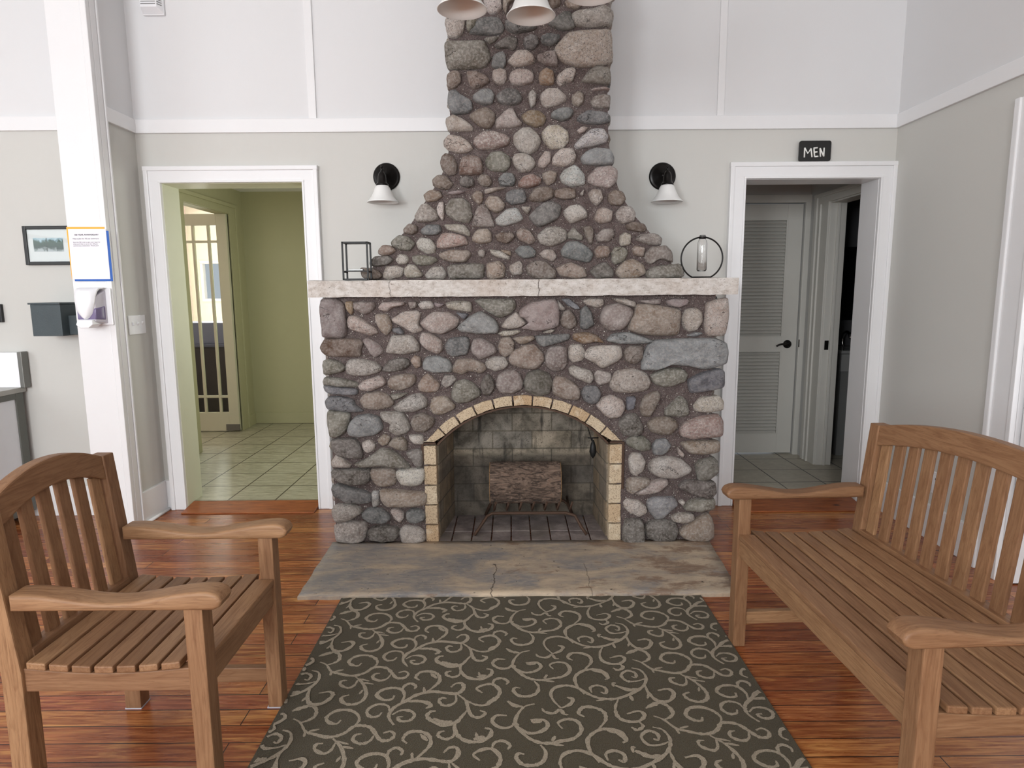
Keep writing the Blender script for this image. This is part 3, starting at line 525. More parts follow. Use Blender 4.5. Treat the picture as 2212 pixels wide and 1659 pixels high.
# mortar cores: lower body with its arched opening, and the chimney that tapers above the mantel
AX, ARI, ARO, AZ0 = 0.056, 0.612, 0.672, 0.146       # arch centre, inner and outer radius
SPR = .565; HWI, HWO = 0.457, 0.530
def arc(r, hw, n=16):
    a0 = math.asin(min(1, hw/r)); return [(AX+r*math.sin(-a0+2*a0*i/n), AZ0+r*math.cos(-a0+2*a0*i/n)) for i in range(n+1)]
bm = bmesh.new()
low = [(-.965, 0), (-.965, 1.345), (1.06, 1.345), (1.06, 0), (AX+HWO-.02, 0), (AX+HWO-.02, SPR)]+[(x, z) for x, z in arc(ARO-.03, HWO-.05)][::-1]+[(AX-HWO+.02, SPR), (AX-HWO+.02, 0)]
prism(bm, [(x, FY, z) for x, z in low], (0, BY-FY+.01, 0))
Lq = [(790, 604), (806, 575), (832, 548), (858, 518), (884, 490), (906, 455), (930, 418), (948, 390), (966, 352), (972, 300), (972, 200), (970, 100), (968, 0)]
Rq = [(1476, 604), (1448, 566), (1425, 530), (1400, 498), (1374, 470), (1352, 438), (1335, 405), (1322, 360), (1314, 300), (1312, 200), (1314, 100), (1314, 0)]
up = [at(x, y, UY) for x, y in Lq]+[Vector((-.297, UY, 3.6)), Vector((.50, UY, 3.6))]+[at(x, y, UY) for x, y in Rq[::-1]]
prism(bm, [(p.x, UY, p.z) for p in up], (0, BY-UY+.01, 0))
obj('mortar_core', bm, M_MORTAR, F)
# mantel slab
a = at(663, 607, MY); b_ = at(1596, 599, MY); bm = bmesh.new(); n = 60
t = bmesh.new()
rings = []
for i in range(n+1):
    x = a.x+(b_.x-a.x)*i/n; ring = []
    for (y, z) in ((MY, 1.340), (MY, 1.362), (MY, 1.384), (MY, 1.406), (MY, 1.423), (MY+.05, 1.426), (BY-.03, 1.426), (BY-.03, 1.340)):
        v = Vector((x, y, z)); e = 1.6 if i in (0, n) else 1
        v += noise.noise_vector(v*16)*.0035*e+noise.noise_vector(v*55)*.0016*e
        ring.append(t.verts.new(v))
    rings.append(ring)
for A, B in zip(rings, rings[1:]):
    for k in range(8): t.faces.new((A[k], A[(k+1) % 8], B[(k+1) % 8], B[k]))
t.faces.new(rings[0]); t.faces.new(rings[-1][::-1]); merge(bm, t)
o = obj('mantel_shelf', bm, M_MANTEL, F); o['label'] = 'long whitewashed concrete mantel shelf with a crack'
# brick surround
bm = bmesh.new(); YB = FY-.012
def brick(pts, dep=.10):
    q = []
    for i in range(len(pts)):
        A, B = Vector(pts[i]), Vector(pts[(i+1) % len(pts)]); k = max(1, int((B-A).length/.018))
        for m in range(k):
            v = A.lerp(B, m/k); d = noise.noise_vector(v*90)*.0032; q.append((v.x+d.x, v.y, v.z+d.z))
    prism(bm, q, (0, dep, 0), .004, 2)
hb = (SPR-.012)/5
for sx in (-1, 1):
    xo = AX+sx*HWO; xi = AX+sx*(HWI+.006); x0, x1 = min(xo, xi), max(xo, xi)
    for k in range(5):
        j = rs.uniform(-.002, .002); z0, z1 = k*hb+.005, (k+1)*hb-.003; brick([(x0+j, YB, z0), (x0+j, YB, z1), (x1+j, YB, z1), (x1+j, YB, z0)], .11)
nb = 11; a0 = math.asin(HWI/ARI)+.045
for k in range(nb):
    t0 = -a0+2*a0*k/nb+.006; t1 = -a0+2*a0*(k+1)/nb-.006; tm = (t0+t1)/2
    pl = lambda r, tt: (AX+r*math.sin(tt), YB, AZ0+r*math.cos(tt))
    p4 = [pl(ARI+.008, t0), pl(ARO, t0), pl(ARO+.003, tm), pl(ARO, t1), pl(ARI+.008, t1), pl(ARI+.008+.002, tm)]
    if k == 0: p4 = [pl(ARI+.008, t1), (p4[0][0]+.004, YB, SPR+.008), (AX-HWO, YB, SPR+.008), pl(ARO, t0), pl(ARO, t1)]
    if k == nb-1: p4 = [pl(ARI+.008, t0), pl(ARO, t0), pl(ARO, t1), (AX+HWO, YB, SPR+.008), (p4[4][0]-.004, YB, SPR+.008)]
    brick(p4)
o = obj('brick_surround', bm, M_BUFF, F); o['label'] = 'speckled buff firebricks framing the arched opening'
# steel angle carrying the arch
bm = bmesh.new(); ai = arc(ARI+.006, HWI+.004, 28)
out = [(AX-HWO, SPR+.004)]+[(AX-HWI-.01, SPR+.004)]+ai+[(AX+HWI+.01, SPR+.004), (AX+HWO, SPR+.004)]
inn = [(AX-HWO, SPR-.006)]+[(AX-HWI, SPR-.006)]+[(AX+(x-AX)*.985, z-.008) for x, z in ai]+[(AX+HWI, SPR-.006), (AX+HWO, SPR-.006)]
for i in range(len(out)-1):
    A, B, C, D = out[i], out[i+1], inn[i+1], inn[i]
    hexa(bm, [(A[0], YB-.003, A[1]), (B[0], YB-.003, B[1]), (C[0], YB-.003, C[1]), (D[0], YB-.003, D[1]), (A[0], YB+.10, A[1]), (B[0], YB+.10, B[1]), (C[0], YB+.10, C[1]), (D[0], YB+.10, D[1])])
for sx in (-1, 1): box(bm, AX+sx*(HWO+.006)-.007, AX+sx*(HWO+.006)+.007, YB-.002, YB+.06, SPR-.1 if sx < 0 else SPR-.26, SPR, .003)
o = obj('arch_lintel', bm, M_RUST, F); o['label'] = 'thin dark steel lintel under the arch'
# firebox: splayed sides, back, ceiling and tiled floor
FB = 3.74; bxl, bxr = -.352, .487
bm = bmesh.new(); box(bm, bxl-.08, bxr+.08, FB, FB+.05, 0, .90); obj('firebox_back', bm, M_FBACK, F)
for (xa, xb, s) in ((AX-HWI, bxl, -1), (AX+HWI, bxr, 1)):
    bm = bmesh.new()
    hexa(bm, [(xa, FY+.05, 0), (xb, FB, 0), (xb+s*.05, FB, 0), (xa+s*.05, FY+.05, 0), (xa, FY+.05, .9), (xb, FB, .9), (xb+s*.05, FB, .9), (xa+s*.05, FY+.05, .9)]); obj('firebox_side', bm, M_FSIDE, F)
bm = bmesh.new(); box(bm, AX-HWO, AX+HWO, FY+.09, FB+.02, .83, .88); obj('firebox_throat', bm, plain('soot_black', srgb(40, 38, 36), .95), F)
bm = bmesh.new(); pit = .109; x0 = AX-4.6*pit
for i in range(9):
    for (ya, yb) in ((3.338, 3.475), (3.48, 3.76)):
        box(bm, x0+i*pit+.003, x0+(i+1)*pit-.003, ya, yb, .002, .017+rs.uniform(-.001, .001), .003, 1)
def tilefloor():
    t = NT('ashy_hearth_brick'); p = t.obj(); nz = t.noise(p, 9, 5, .7); b2 = t.noise(p, 4, 3)
    c = t.ramp(nz, [(.3, srgb(92, 82, 80)), (.5, srgb(122, 111, 108)), (.68, srgb(150, 140, 134))]); c = t.mix(t.ramp(b2, [(.5, g1(0)), (.75, g1(.6))]), c, srgb(98, 92, 78)); t.bump(nz, .5, .006); return t.fin(c, .8)
obj('firebox_floor', bm, tilefloor(), F)
# hanging damper pull on the right side of the firebox
bm = bmesh.new(); q = Vector((.455, 3.52, .50))
tube(bm, [q+Vector((.03, 0, .045)), q+Vector((-.03, 0, .045)), q+Vector((-.005, 0, .04)), q+Vector((-.005, 0, .02))], .004, 6)
lathe(bm, [(0, -.075), (.012, -.06), (.021, -.035), (.016, .0), (.006, .03), (0, .034)], q, n=12)
tube(bm, [q+Vector((-.005, 0, .02)), q+Vector((-.035, 0, .12)), q+Vector((-.045, 0, .20))], .003, 6)
o = obj('damper_pull', bm, M_IRON, F); o['label'] = 'black iron damper pull on a chain'
# hearth slab in front
bm = bmesh.new(); p0 = atz(650, 1288, .018); hy0 = p0.y
t = bmesh.new(); nx, ny = 44, 14; g = []
def hx(v): return (-.985+.016*(1-v), 1.065-.045*(1-v))
for j in range(ny+1):
    row = []
    for i in range(nx+1):
        v = j/ny; xa, xb = hx(v); q = Vector((xa+(xb-xa)*i/nx, hy0+(FY-.010-hy0)*v, .018)); q.z += .0015*noise.noise(q*9)
        if i in (0, nx) or j == 0: q += noise.noise_vector(q*20)*.005; q.z = .0165
        row.append(t.verts.new(q))
    g.append(row)
for j in range(ny):
    for i in range(nx): t.faces.new((g[j][i], g[j][i+1], g[j+1][i+1], g[j+1][i])).smooth = True
edge = g[0][:]+[g[j][nx] for j in range(1, ny+1)]+g[ny][::-1][1:]+[g[j][0] for j in range(ny-1, 0, -1)]
low_ = [t.verts.new((v.co.x, v.co.y, .0)) for v in edge]
for i in range(len(edge)): t.faces.new((edge[i], low_[i], low_[(i+1) % len(edge)], edge[(i+1) % len(edge)]))
merge(bm, t)
o = obj('hearth', bm, M_HEARTH, F); o['label'] = 'worn grey and tan painted hearth slab'
# ------------------------------------------------------------------ log and grate
gz = .125; gy = 3.47
G = empty('fireplace_grate', (.1, 3.55, .017), 'rusty iron grate with upright prongs standing in the firebox under the log', 'grate')
bm = bmesh.new(); xl, xr = -.115, .30
tube(bm, [(xl-.10, gy-.07, .024), (xl-.075, gy-.05, .055), (xl-.03, gy-.01, .112), (xl, gy, gz), (xr, gy, gz), (xr+.05, gy-.01, .112), (xr+.085, gy-.05, .055), (xr+.11, gy-.07, .024)], .009, 8)
tube(bm, [(xl-.05, gy+.26, .024), (xl-.02, gy+.23, .10), (xl, gy+.22, gz), (xr, gy+.22, gz), (xr+.03, gy+.23, .10), (xr+.06, gy+.26, .024)], .009, 8)
obj('front_rail', bm, M_RUST, G)
for k in range(7):
    bm = bmesh.new(); x = -.105+.0715*k; tube(bm, [(x+.01, gy-.012, .190), (x+.006, gy+.006, .165), (x, gy+.012, gz+.016), (x, gy+.12, gz+.014), (x, gy+.235, gz+.016)], .007, 6); obj('prong', bm, M_RUST, G)
bm = bmesh.new(); rc = .118; cx0, cx1 = -.128, .272; cy, cz = 3.585, .272; nseg, nl = 150, 110; rings = []
for i in range(nl+1):
    x = cx0+(cx1-cx0)*i/nl; ring = []
    for k in range(nseg):
        th = 6.28318*k/nseg; d = Vector((0, math.cos(th), math.sin(th)))
        r = rc*(1+.03*math.sin(3*th+1)); wp = noise.noise_vector(Vector((x*14, d.y*3, d.z*3)))*.22; v1 = Vector((x*11, (d.y+wp.y)*7.5, (d.z+wp.z)*7.5)); w = (1-2.2*abs(noise.noise(v1)))*.55+(1-2.0*abs(noise.noise(v1*2.3+Vector((3, 1, 7)))))*.30-.35+noise.noise(Vector((x*7, d.y*5, d.z*5)))*.4
        r += .010*w
        ring.append(bm.verts.new((x, cy+d.y*r*.92, cz+d.z*r)))
    rings.append(ring)
for A, B in zip(rings, rings[1:]):
    for k in range(nseg): bm.faces.new((A[k], A[(k+1) % nseg], B[(k+1) % nseg], B[k])).smooth = True
L = empty('firewood_log', (.07, 3.585, .145), 'short thick bark-covered log lying across the iron grate', 'log')
e0 = [v.co.copy() for v in rings[0]]; e1 = [v.co.copy() for v in rings[-1]]
obj('bark', bm, M_BARK, L)
for e, nm in ((e0, -1), (e1, 1)):
    bm = bmesh.new(); prism(bm, [Vector((p.x+nm*.001, cy+(p.y-cy)*.985, cz+(p.z-cz)*.985)) for p in e], (nm*.003, 0, 0)); obj('cut_end', bm, M_CUTWOOD, L)
# ------------------------------------------------------------------ the room
H = 3.6; BT = .185; XL, XR = -2.215, 2.29           # ceiling height, back wall thickness, wing wall face, right wall face
LX0, LX1, DH = -2.085, -1.232, 2.022                 # left doorway
RX0, RX1 = 1.394, 2.205                              # right doorway
WLX, WLY = -4.6, 3.85                                # far left wall, back wall of the left bay
def wall(name, boxes, m=None):
    bm = bmesh.new()
    for b in boxes: box(bm, *b)
    return struct(obj(name, bm, m or M_WALL))
wall('floor', [(WLX-.2, 3.75, YF-.2, 4.02, -.08, 0)], M_FLOOR)
wall('ceiling', [(WLX-.2, 3.75, YF-.2, BY+BT, H, H+.1)], M_CEIL)
wall('wall_back', [(XL-.2, LX0, BY, BY+BT, 0, H), (LX1, RX0, BY, BY+BT, 0, H), (RX1, XR+.12, BY, BY+BT, 0, H), (LX0, LX1, BY, BY+BT, DH, H), (RX0, RX1, BY, BY+BT, DH, H)])
wall('wall_wing', [(-2.42, XL, 3.60, BY, 0, H)])
wall('wall_back_left', [(WLX-.12, -2.40, WLY, WLY+.2, 0, H)])
wl0, wl1 = .3, 2.1
wall('wall_left', [(WLX-.12, WLX, YF, wl0, 0, H), (WLX-.12, WLX, wl1, WLY, 0, H), (WLX-.12, WLX, wl0, wl1, 0, 1.05), (WLX-.12, WLX, wl0, wl1, 2.75, H)])
fw = [(-3.45, -1.95), (-1.35, .15), (.7, 1.9)]; xs = [WLX-.12]+[v for w in fw for v in w]+[3.7]
wall('wall_front', [(xs[2*i], xs[2*i+1], YF-.12, YF, 0, H) for i in range(4)]+[(a, b, YF-.12, YF, 0, 1.1) for a, b in fw]+[(a, b, YF-.12, YF, 2.8, H) for a, b in fw])
for i, (a, b) in enumerate(fw):
    bm = bmesh.new()
    for (x0, x1, z0, z1) in ((a, b, 1.1, 1.16), (a, b, 2.74, 2.8), (a, a+.06, 1.16, 2.74), (b-.06, b, 1.16, 2.74), (a+.06, b-.06, 1.93, 1.97)): box(bm, x0, x1, YF-.08, YF+.015, z0, z1, .004)
    struct(obj('window_%d' % (i+1), bm, M_TRIM))
bm = bmesh.new()
for (y0, y1, z0, z1) in ((wl0, wl1, 1.05, 1.11), (wl0, wl1, 2.69, 2.75), (wl0, wl0+.06, 1.11, 2.69), (wl1-.06, wl1, 1.11, 2.69), (wl0+.06, wl1-.06, 1.9, 1.94)): box(bm, WLX-.08, WLX+.015, y0, y1, z0, z1, .004)
struct(obj('window_4', bm, M_TRIM))
# right wall with an opening to a side room
ROY0, ROY1 = 1.92, 2.845
wall('wall_right', [(XR, XR+.12, YF, ROY0, 0, H), (XR, XR+.12, ROY1+.02, BY, 0, H), (XR, XR+.12, ROY0, ROY1+.02, 2.05, H)])
wall('wall_side_room', [(XR+.12, 3.7, 2.90, 3.0, 0, H), (XR+.12, 3.7, .3, .4, 0, H), (3.6, 3.7, .4, 2.9, 0, .9), (3.6, 3.7, .4, 2.9, 2.4, H)], M_TRIM)
# ---- trim band, battens, baseboards, casings
ZB0, ZB1 = 2.300, 2.378
def trim(name, boxes, bev=.004, m=None):
    bm = bmesh.new()
    for b in boxes: box(bm, *b, bev)
    return struct(obj(name, bm, m or M_TRIM))
trim('trim_1', [(XL, -.29, BY-.018, BY+.005, ZB0, ZB1), (.49, XR, BY-.018, BY+.005, ZB0, ZB1)])
trim('trim_2', [(XL-.005, XL+.018, 3.66, BY-.01, ZB0, ZB1)])
trim('trim_3', [(XR-.018, XR+.005, YF, BY-.01, ZB0, ZB1)])
trim('trim_4', [(WLX, -2.415, WLY-.018, WLY+.005, ZB0-.004, ZB1-.004)])
for i, (x0, x1) in enumerate(((-1.182, -1.136), (1.216, 1.258))): trim('trim_%d' % (5+i), [(x0, x1, BY-.011, BY+.005, ZB1-.001, H)], .003)
# end boards of the wing wall
bm = bmesh.new(); box(bm, -2.421, -2.238, 3.578, 3.602, 0, H, .003); box(bm, -2.236, -2.203, 3.572, 3.604, 0, H, .005); struct(obj('trim_7', bm, M_TRIM))
trim('trim_8', [(XL-.005, XL+.013, 3.606, 3.652, 0, H), (XL-.005, XL+.020, 3.654, 3.668, 0, H)])
def base(name, boxes):
    bm = bmesh.new()
    for (x0, x1, y0, y1) in boxes: box(bm, x0, x1, y0, y1, 0, .192, .004)
    return struct(obj(name, bm, M_TRIM))
base('baseboard_wing', [(XL-.005, XL+.016, 3.668, BY-.02)])
base('baseboard_right', [(XR-.016, XR+.005, 3.005, BY-.02), (XR-.016, XR+.005, YF, 1.75)])
base('baseboard_left', [(WLX, -2.42, WLY-.016, WLY+.005)])
base('baseboard_back', [(LX1+.085, -.93, BY-.016, BY+.005), (1.03, RX0-.085, BY-.016, BY+.005), (XL, LX0-.085, BY-.016, BY+.005)])
bm = bmesh.new(); tube(bm, [(XL+.024, 3.668, .008), (XL+.024, BY-.02, .008)], .011, 8); struct(obj('trim_9', bm, M_TRIM))
def casing(bm, x0, x1, top, y, w=.085):
    """mitred board casing with a raised outer bead round an opening in a wall that faces -y"""
    for (a, b) in ((x0-w, x0), (x1, x1+w)):
        box(bm, a, b, y-.022, y+.005, 0, top+w, .004)
    box(bm, x0-w, x1+w, y-.0222, y+.005, top, top+w, .004)
    for (a, b, z0, z1) in ((x0-w-.004, x0-w+.022, 0, top+w+.002), (x1+w-.022, x1+w+.004, 0, top+w+.002), (x0-w-.006, x1+w+.006, top+w-.022, top+w+.004)): box(bm, a, b, y-.031-(.0015 if b-a > .1 else 0), y+.004, z0, z1, .005)
    for (a, b, z0, z1) in ((x0-.006, x0+.006, 0, top+.006), (x1-.006, x1+.006, 0, top+.006), (x0-.0075, x1+.0075, top-.006, top+.0075)): box(bm, a, b, y-.027-(.0012 if b-a > .1 else 0), y+.004, z0, z1, .003)
bm = bmesh.new(); casing(bm, LX0, LX1, DH, BY); struct(obj('trim_10', bm, M_TRIM))
bm = bmesh.new(); casing(bm, RX0, RX1, DH, BY); struct(obj('trim_11', bm, M_TRIM))
def jamb(bm, x0, x1, top): box(bm, x0-.01, x0+.008, BY-.004, BY+BT+.004, 0, top, .002); box(bm, x1-.008, x1+.01, BY-.004, BY+BT+.004, 0, top, .002); box(bm, x0, x1, BY-.004, BY+BT+.004, top-.008, top+.01, .002)
bm = bmesh.new(); jamb(bm, LX0, LX1, DH); struct(obj('trim_12', bm, M_JAMB))
bm = bmesh.new(); jamb(bm, RX0, RX1, DH); struct(obj('trim_13', bm, M_TRIM))
# casing round the opening in the right wall, and the white door swung out into the side room
bm = bmesh.new()
box(bm, XR-.020, XR+.003, ROY1+.01, ROY1+.165, 0, 2.2, .004); box(bm, XR-.030, XR+.003, ROY1+.135, ROY1+.168, 0, 2.2, .006); box(bm, XR-.026, XR+.003, ROY1+.004, ROY1+.03, 0, 2.06, .004)
box(bm, XR-.020, XR+.003, ROY0-.155, ROY0, 0, 2.2, .004); box(bm, XR-.0201, XR+.003, ROY0, ROY1+.01, 2.05, 2.2, .004)
box(bm, XR-.004, XR+.126, ROY1+.004, ROY1+.022, 0, 2.06, .002); box(bm, XR-.004, XR+.126, ROY0-.02, ROY0, 0, 2.06, .002)
struct(obj('trim_14', bm, M_TRIM))
D3 = empty('door_3', (XR+.02, 2.82, 0), 'white panelled door swung out beyond the right wall', 'door'); D3['kind'] = 'structure'
bm = bmesh.new(); dx0, dx1, dy0, dy1 = XR+.018, XR+.86, 2.80, 2.838; box(bm, dx0, dx1, dy0+.012, dy1, .006, 2.04, .003)
for (a, b, z0, z1) in ((dx0, dx0+.11, .006, 2.04), (dx1-.11, dx1, .006, 2.04), (dx0+.11, dx1-.11, .006, .23), (dx0+.11, dx1-.11, .92, 1.06), (dx0+.11, dx1-.11, 1.92, 2.04)): box(bm, a, b, dy0, dy0+.014, z0, z1, .003)
obj('door_panel', bm, M_TRIM, D3)
# ------------------------------------------------------------------ the hall behind the left doorway
HZ = .028; HX = -2.668; HB = 6.53; HR = -.95; HC = 2.36; OY0, OY1 = 5.34, 6.19; OT = 2.108
wall('floor_hall', [(-6.2, HR, 4.018, 9.2, -.06, HZ)], M_TILEL)
wall('wall_hall_left', [(HX-.098, HX, BY+BT, OY0, 0, HC), (HX-.098, HX, OY1, HB+.1, 0, HC), (HX-.098, HX, OY0, OY1, OT, HC)], M_GREEN)
wall('wall_hall_back', [(HX, HR, HB, HB+.1, 0, HC)], M_GREEN)
wall('wall_hall_right', [(HR, HR+.1, BY+BT, 4.55, 0, HC), (HR, HR+.1, 5.45, HB+.1, 0, HC), (HR, HR+.1, 4.55, 5.45, 0, .9), (HR, HR+.1, 4.55, 5.45, 2.1, HC)], M_GREEN)
wall('wall_hall_near', [(HX, LX0-.012, BY+BT, BY+BT+.012, 0, HC), (LX1+.012, HR, BY+BT, BY+BT+.012, 0, HC), (LX0-.012, LX1+.012, BY+BT, BY+BT+.012, DH+.012, HC)], M_GREEN)
wall('ceiling_hall', [(HX-.098, HR+.1, BY+BT, HB+.1, HC, HC+.05)], M_CEIL)
bm = bmesh.new(); box(bm, HX, HR, HB-.016, HB+.003, HZ, HZ+.115, .004); box(bm, HX-.003, HX+.016, OY1+.16, HB-.016, HZ, HZ+.115, .004); struct(obj('baseboard_hall', bm, M_GREEN))
bm = bmesh.new()
for (y0, y1, z0, z1) in ((OY1, OY1+.15, HZ, OT+.09), (OY0-.15, OY0, HZ, OT+.09), (OY0-.151, OY1+.151, OT, OT+.091)): box(bm, HX-.003, HX+.018+(.001 if y1-y0 > .5 else 0), y0, y1, z0, z1, .004)
for (y0, y1, z0, z1) in ((OY1+.12, OY1+.153, HZ, OT+.093), (OY0-.153, OY0-.12, HZ, OT+.093), (OY0-.155, OY1+.155, OT+.063, OT+.096)): box(bm, HX-.002, HX+.030+(.0015 if y1-y0 > .5 else 0), y0, y1, z0, z1, .005)
for (y0, y1, z0, z1) in ((OY1+.0, OY1+.018, HZ, OT+.01), (OY0-.02, OY0+.002, HZ, OT+.01), (OY0, OY1, OT-.004, OT+.016)): box(bm, HX-.099, HX+.006, y0, y1, z0, z1, .002)
struct(obj('trim_15', bm, M_GREEN))
# glazed door standing open into the room on the left
LY = 6.155; fl = lambda px, py: at(300+px/2.127, 340+py/2.127, LY)
pt = fl(400, 260); LXR = pt.x; LT = pt.z; gx = [fl(355, 600).x, fl(318, 600).x, fl(247, 600).x]
gxr = fl(357, 320).x; m2 = fl(318, 320).x; m1 = fl(247, 320).x; gt = fl(300, 314).z; h1 = fl(290, 388).z; h2 = fl(330, 1099).z; gb = fl(330, 1171).z
wn_ = gxr-m2; ww = m2-m1; m0 = m1-ww; gxl = m0-wn_; LXL = gxl-(LXR-gxr)
D1 = empty('door_1', (LXR, LY, HZ), 'pale glazed door with a grid of panes standing open in the green hall', 'door'); D1['kind'] = 'structure'
bm = bmesh.new(); y0, y1 = LY-.019, LY+.019
for (a, b, z0, z1) in ((LXL, gxl, HZ+.01, LT), (gxr, LXR, HZ+.01, LT), (gxl, gxr, gt, LT), (gxl, gxr, HZ+.01, gb)): box(bm, a, b, y0, y1, z0, z1, .003)
obj('door_frame', bm, M_GTRIM, D1)
bm = bmesh.new(); mw = .011
for x in (m0, m1, m2): box(bm, x-mw, x+mw, y0+.004, y1-.004, gb, gt, .003)
for z in (h1, h2): box(bm, gxl, gxr, y0+.005, y1-.005, z-mw, z+mw, .003)
obj('glazing_bars', bm, M_GTRIM, D1)
bm = bmesh.new(); box(bm, gxl-.006, gxr+.006, LY-.002, LY+.002, gb-.006, gt+.006); obj('glass', bm, M_PANE, D1)
bm = bmesh.new(); box(bm, LXR-.13, LXR+.004, y0-.006, y0+.01, HZ+.01, HZ+.075, .003); obj('floor_hinge', bm, M_STEEL, D1)
# room seen through the glass
wall('wall_far_room', [(-4.5, HX+.1, 9.0, 9.1, 0, 1.28), (-4.5, -4.28, 9.0, 9.1, 1.28, 1.80), (-4.02, HX+.1, 9.0, 9.1, 1.28, 1.80), (-4.5, HX+.1, 9.0, 9.1, 1.80, 2.6), (HX-.02, HX+.1, HB+.1, 9.1, 0, 2.6)], plain('pale_yellow_paint', srgb(238, 236, 220), .7))
wall('wall_far_room_left', [(-4.55, -4.45, 4.2, 9.1, 0, 2.6), (-4.55, HX-.09, 4.17, 4.25, 0, 2.6)], plain('pale_pink_paint', srgb(230, 212, 208), .7))
wall('ceiling_far_room', [(-6.2, HX-.09, 4.17, 9.1, 2.55, 2.62), (HX-.09, HX+.1, HB+.1, 9.1, 2.55, 2.62)], plain('cream_ceiling', srgb(232, 226, 222), .8))
bm = bmesh.new()
for (x0, x1, z0, z1) in ((-4.30, -4.0, 1.26, 1.30), (-4.30, -4.0, 1.78, 1.82), (-4.30, -4.26, 1.30, 1.78), (-4.04, -4.0, 1.30, 1.78)): box(bm, x0, x1, 8.98, 9.06, z0, z1, .004)
struct(obj('window_5', bm, M_TRIM))
K = empty('serving_counter', (-3.8, 7.5, HZ), 'dark serving counter seen through the glazed hall door', 'counter')
bm = bmesh.new(); box(bm, -4.4, -2.85, 7.2, 7.75, HZ, .77, .01); obj('body', bm, plain('near_black_counter', srgb(26, 24, 26), .5), K)
bm = bmesh.new(); box(bm, -4.42, -2.83, 7.17, 7.78, .77, .80, .008); obj('worktop', bm, plain('slate_blue_worktop', srgb(74, 80, 100), .25), K)
bm = bmesh.new(); box(bm, -4.4, -2.85, 7.3, 7.75, .80, 1.04, .008); obj('upstand', bm, plain('dusty_blue_board', srgb(104, 110, 134), .5), K)
# ------------------------------------------------------------------ passage behind the right doorway
PB = 5.11; PX = 2.33; PC = 2.42; QY0, QY1 = 3.98+BT, 4.78
wall('floor_passage', [(1.0, 4.2, 4.018, 6.0, -.06, HZ)], M_TILER)
wall('wall_passage_back', [(1.0, 1.53, PB, PB+.1, 0, PC), (2.29, PX+.1, PB, PB+.1, 0, PC), (1.53, 2.29, PB, PB+.1, 2.03, PC)], M_PWALL)
wall('wall_passage_left', [(1.0, 1.1, BY+BT, PB, 0, PC)], M_PWALL)
wall('wall_passage_right', [(PX, PX+.11, QY1, PB, 0, PC), (PX, PX+.11, BY+BT, QY0, 0, PC), (PX, PX+.11, QY0, QY1, 1.995, PC)], M_PWALL)
wall('ceiling_passage', [(1.0, 4.2, BY+BT, 6.0, PC, PC+.05)], M_PWALL)
bm = bmesh.new(); cz = 2.03
for (a, b, z0, z1) in ((2.288, 2.33, HZ, cz+.06), (1.47, 1.53, HZ, cz+.06), (1.468, 2.331, cz, cz+.061)): box(bm, a, b, PB-.02-(.001 if b-a > .1 else 0), PB+.004, z0, z1, .004)
struct(obj('trim_16', bm, M_DIMTRIM))
bm = bmesh.new()
for (y0, y1, z0, z1) in ((QY1, QY1+.20, HZ, 2.062), (QY0-.02, QY1+.201, 1.995, 2.063)): box(bm, PX-.020-(.001 if y1-y0 > .5 else 0), PX+.004, y0, y1, z0, z1, .004)
for (y0, y1, z0, z1) in ((QY1+.16, QY1+.203, HZ, 2.065), (QY1+.10, QY1+.12, HZ, 1.99), (QY0-.02, QY1+.205, 2.04, 2.068)): box(bm, PX-.032-(.0015 if y1-y0 > .5 else 0), PX+.004, y0, y1, z0, z1, .005)
box(bm, PX-.004, PX+.114, QY1-.004, QY1+.014, HZ, 1.995, .002); box(bm, PX+.045, PX+.065, QY1-.018, QY1, HZ, 1.995, .002); box(bm, PX-.004, PX+.114, QY0, QY1, 1.985, 1.999, .002)
struct(obj('trim_17', bm, M_DIMTRIM))
bm = bmesh.new(); box(bm, PX+.01, PX+.04, QY1-.008, QY1+.002, .915, .985, .002); tag(obj('strike_plate', bm, M_BLACK), 'small black strike plate on the jamb beside the louvered door', 'strike plate')
D2 = empty('door_2', (1.9, PB, HZ), 'louvered door, greyed in colour for the dim passage, with a black lever handle behind the right doorway', 'door'); D2['kind'] = 'structure'
bm = bmesh.new(); dx0, dx1 = 1.535, 2.284; y0, y1 = PB+.012, PB+.05; px1 = 2.165; px0 = dx0+.12
for (a, b, z0, z1) in ((dx0, px0, HZ+.012, 2.024), (px1, dx1, HZ+.012, 2.024), (px0, px1, 1.905, 2.024), (px0, px1, .875, .990), (px0, px1, HZ+.012, .198)): box(bm, a, b, y0, y1, z0, z1, .003)
obj('door_frame', bm, M_DIMTRIM, D2)
bm = bmesh.new()
for (z0, z1) in ((.198, .875), (.990, 1.905)):
    n = int((z1-z0)/.0272)
    for k in range(n):
        z = z0+(k+.5)*(z1-z0)/n; hexa(bm, [(px0, y0+.004, z-.010), (px1, y0+.004, z-.010), (px1, y0+.030, z+.012), (px0, y0+.030, z+.012), (px0, y0+.009, z-.015), (px1, y0+.009, z-.015), (px1, y0+.035, z+.007), (px0, y0+.035, z+.007)])
    for (a, b, c, d) in ((px0-.004, px0+.008, z0, z1), (px1-.008, px1+.004, z0, z1), (px0, px1, z0-.004, z0+.006), (px0, px1, z1-.006, z1+.004)): box(bm, a, b, y0-.005, y0+.012, c, d, .002)
    box(bm, px0, px1, y1-.006, y1-.002, z0, z1)
obj('louvers', bm, M_DIMTRIM, D2)
hc = at(1540+315/1.952, 280+905/1.952, PB); bm = bmesh.new()
lathe(bm, [(0, .0), (.033, .0), (.033, .008), (.026, .014), (.012, .018), (.012, .05), (0, .052)], (hc.x, y0, hc.z), (0, -1, 0), 24)
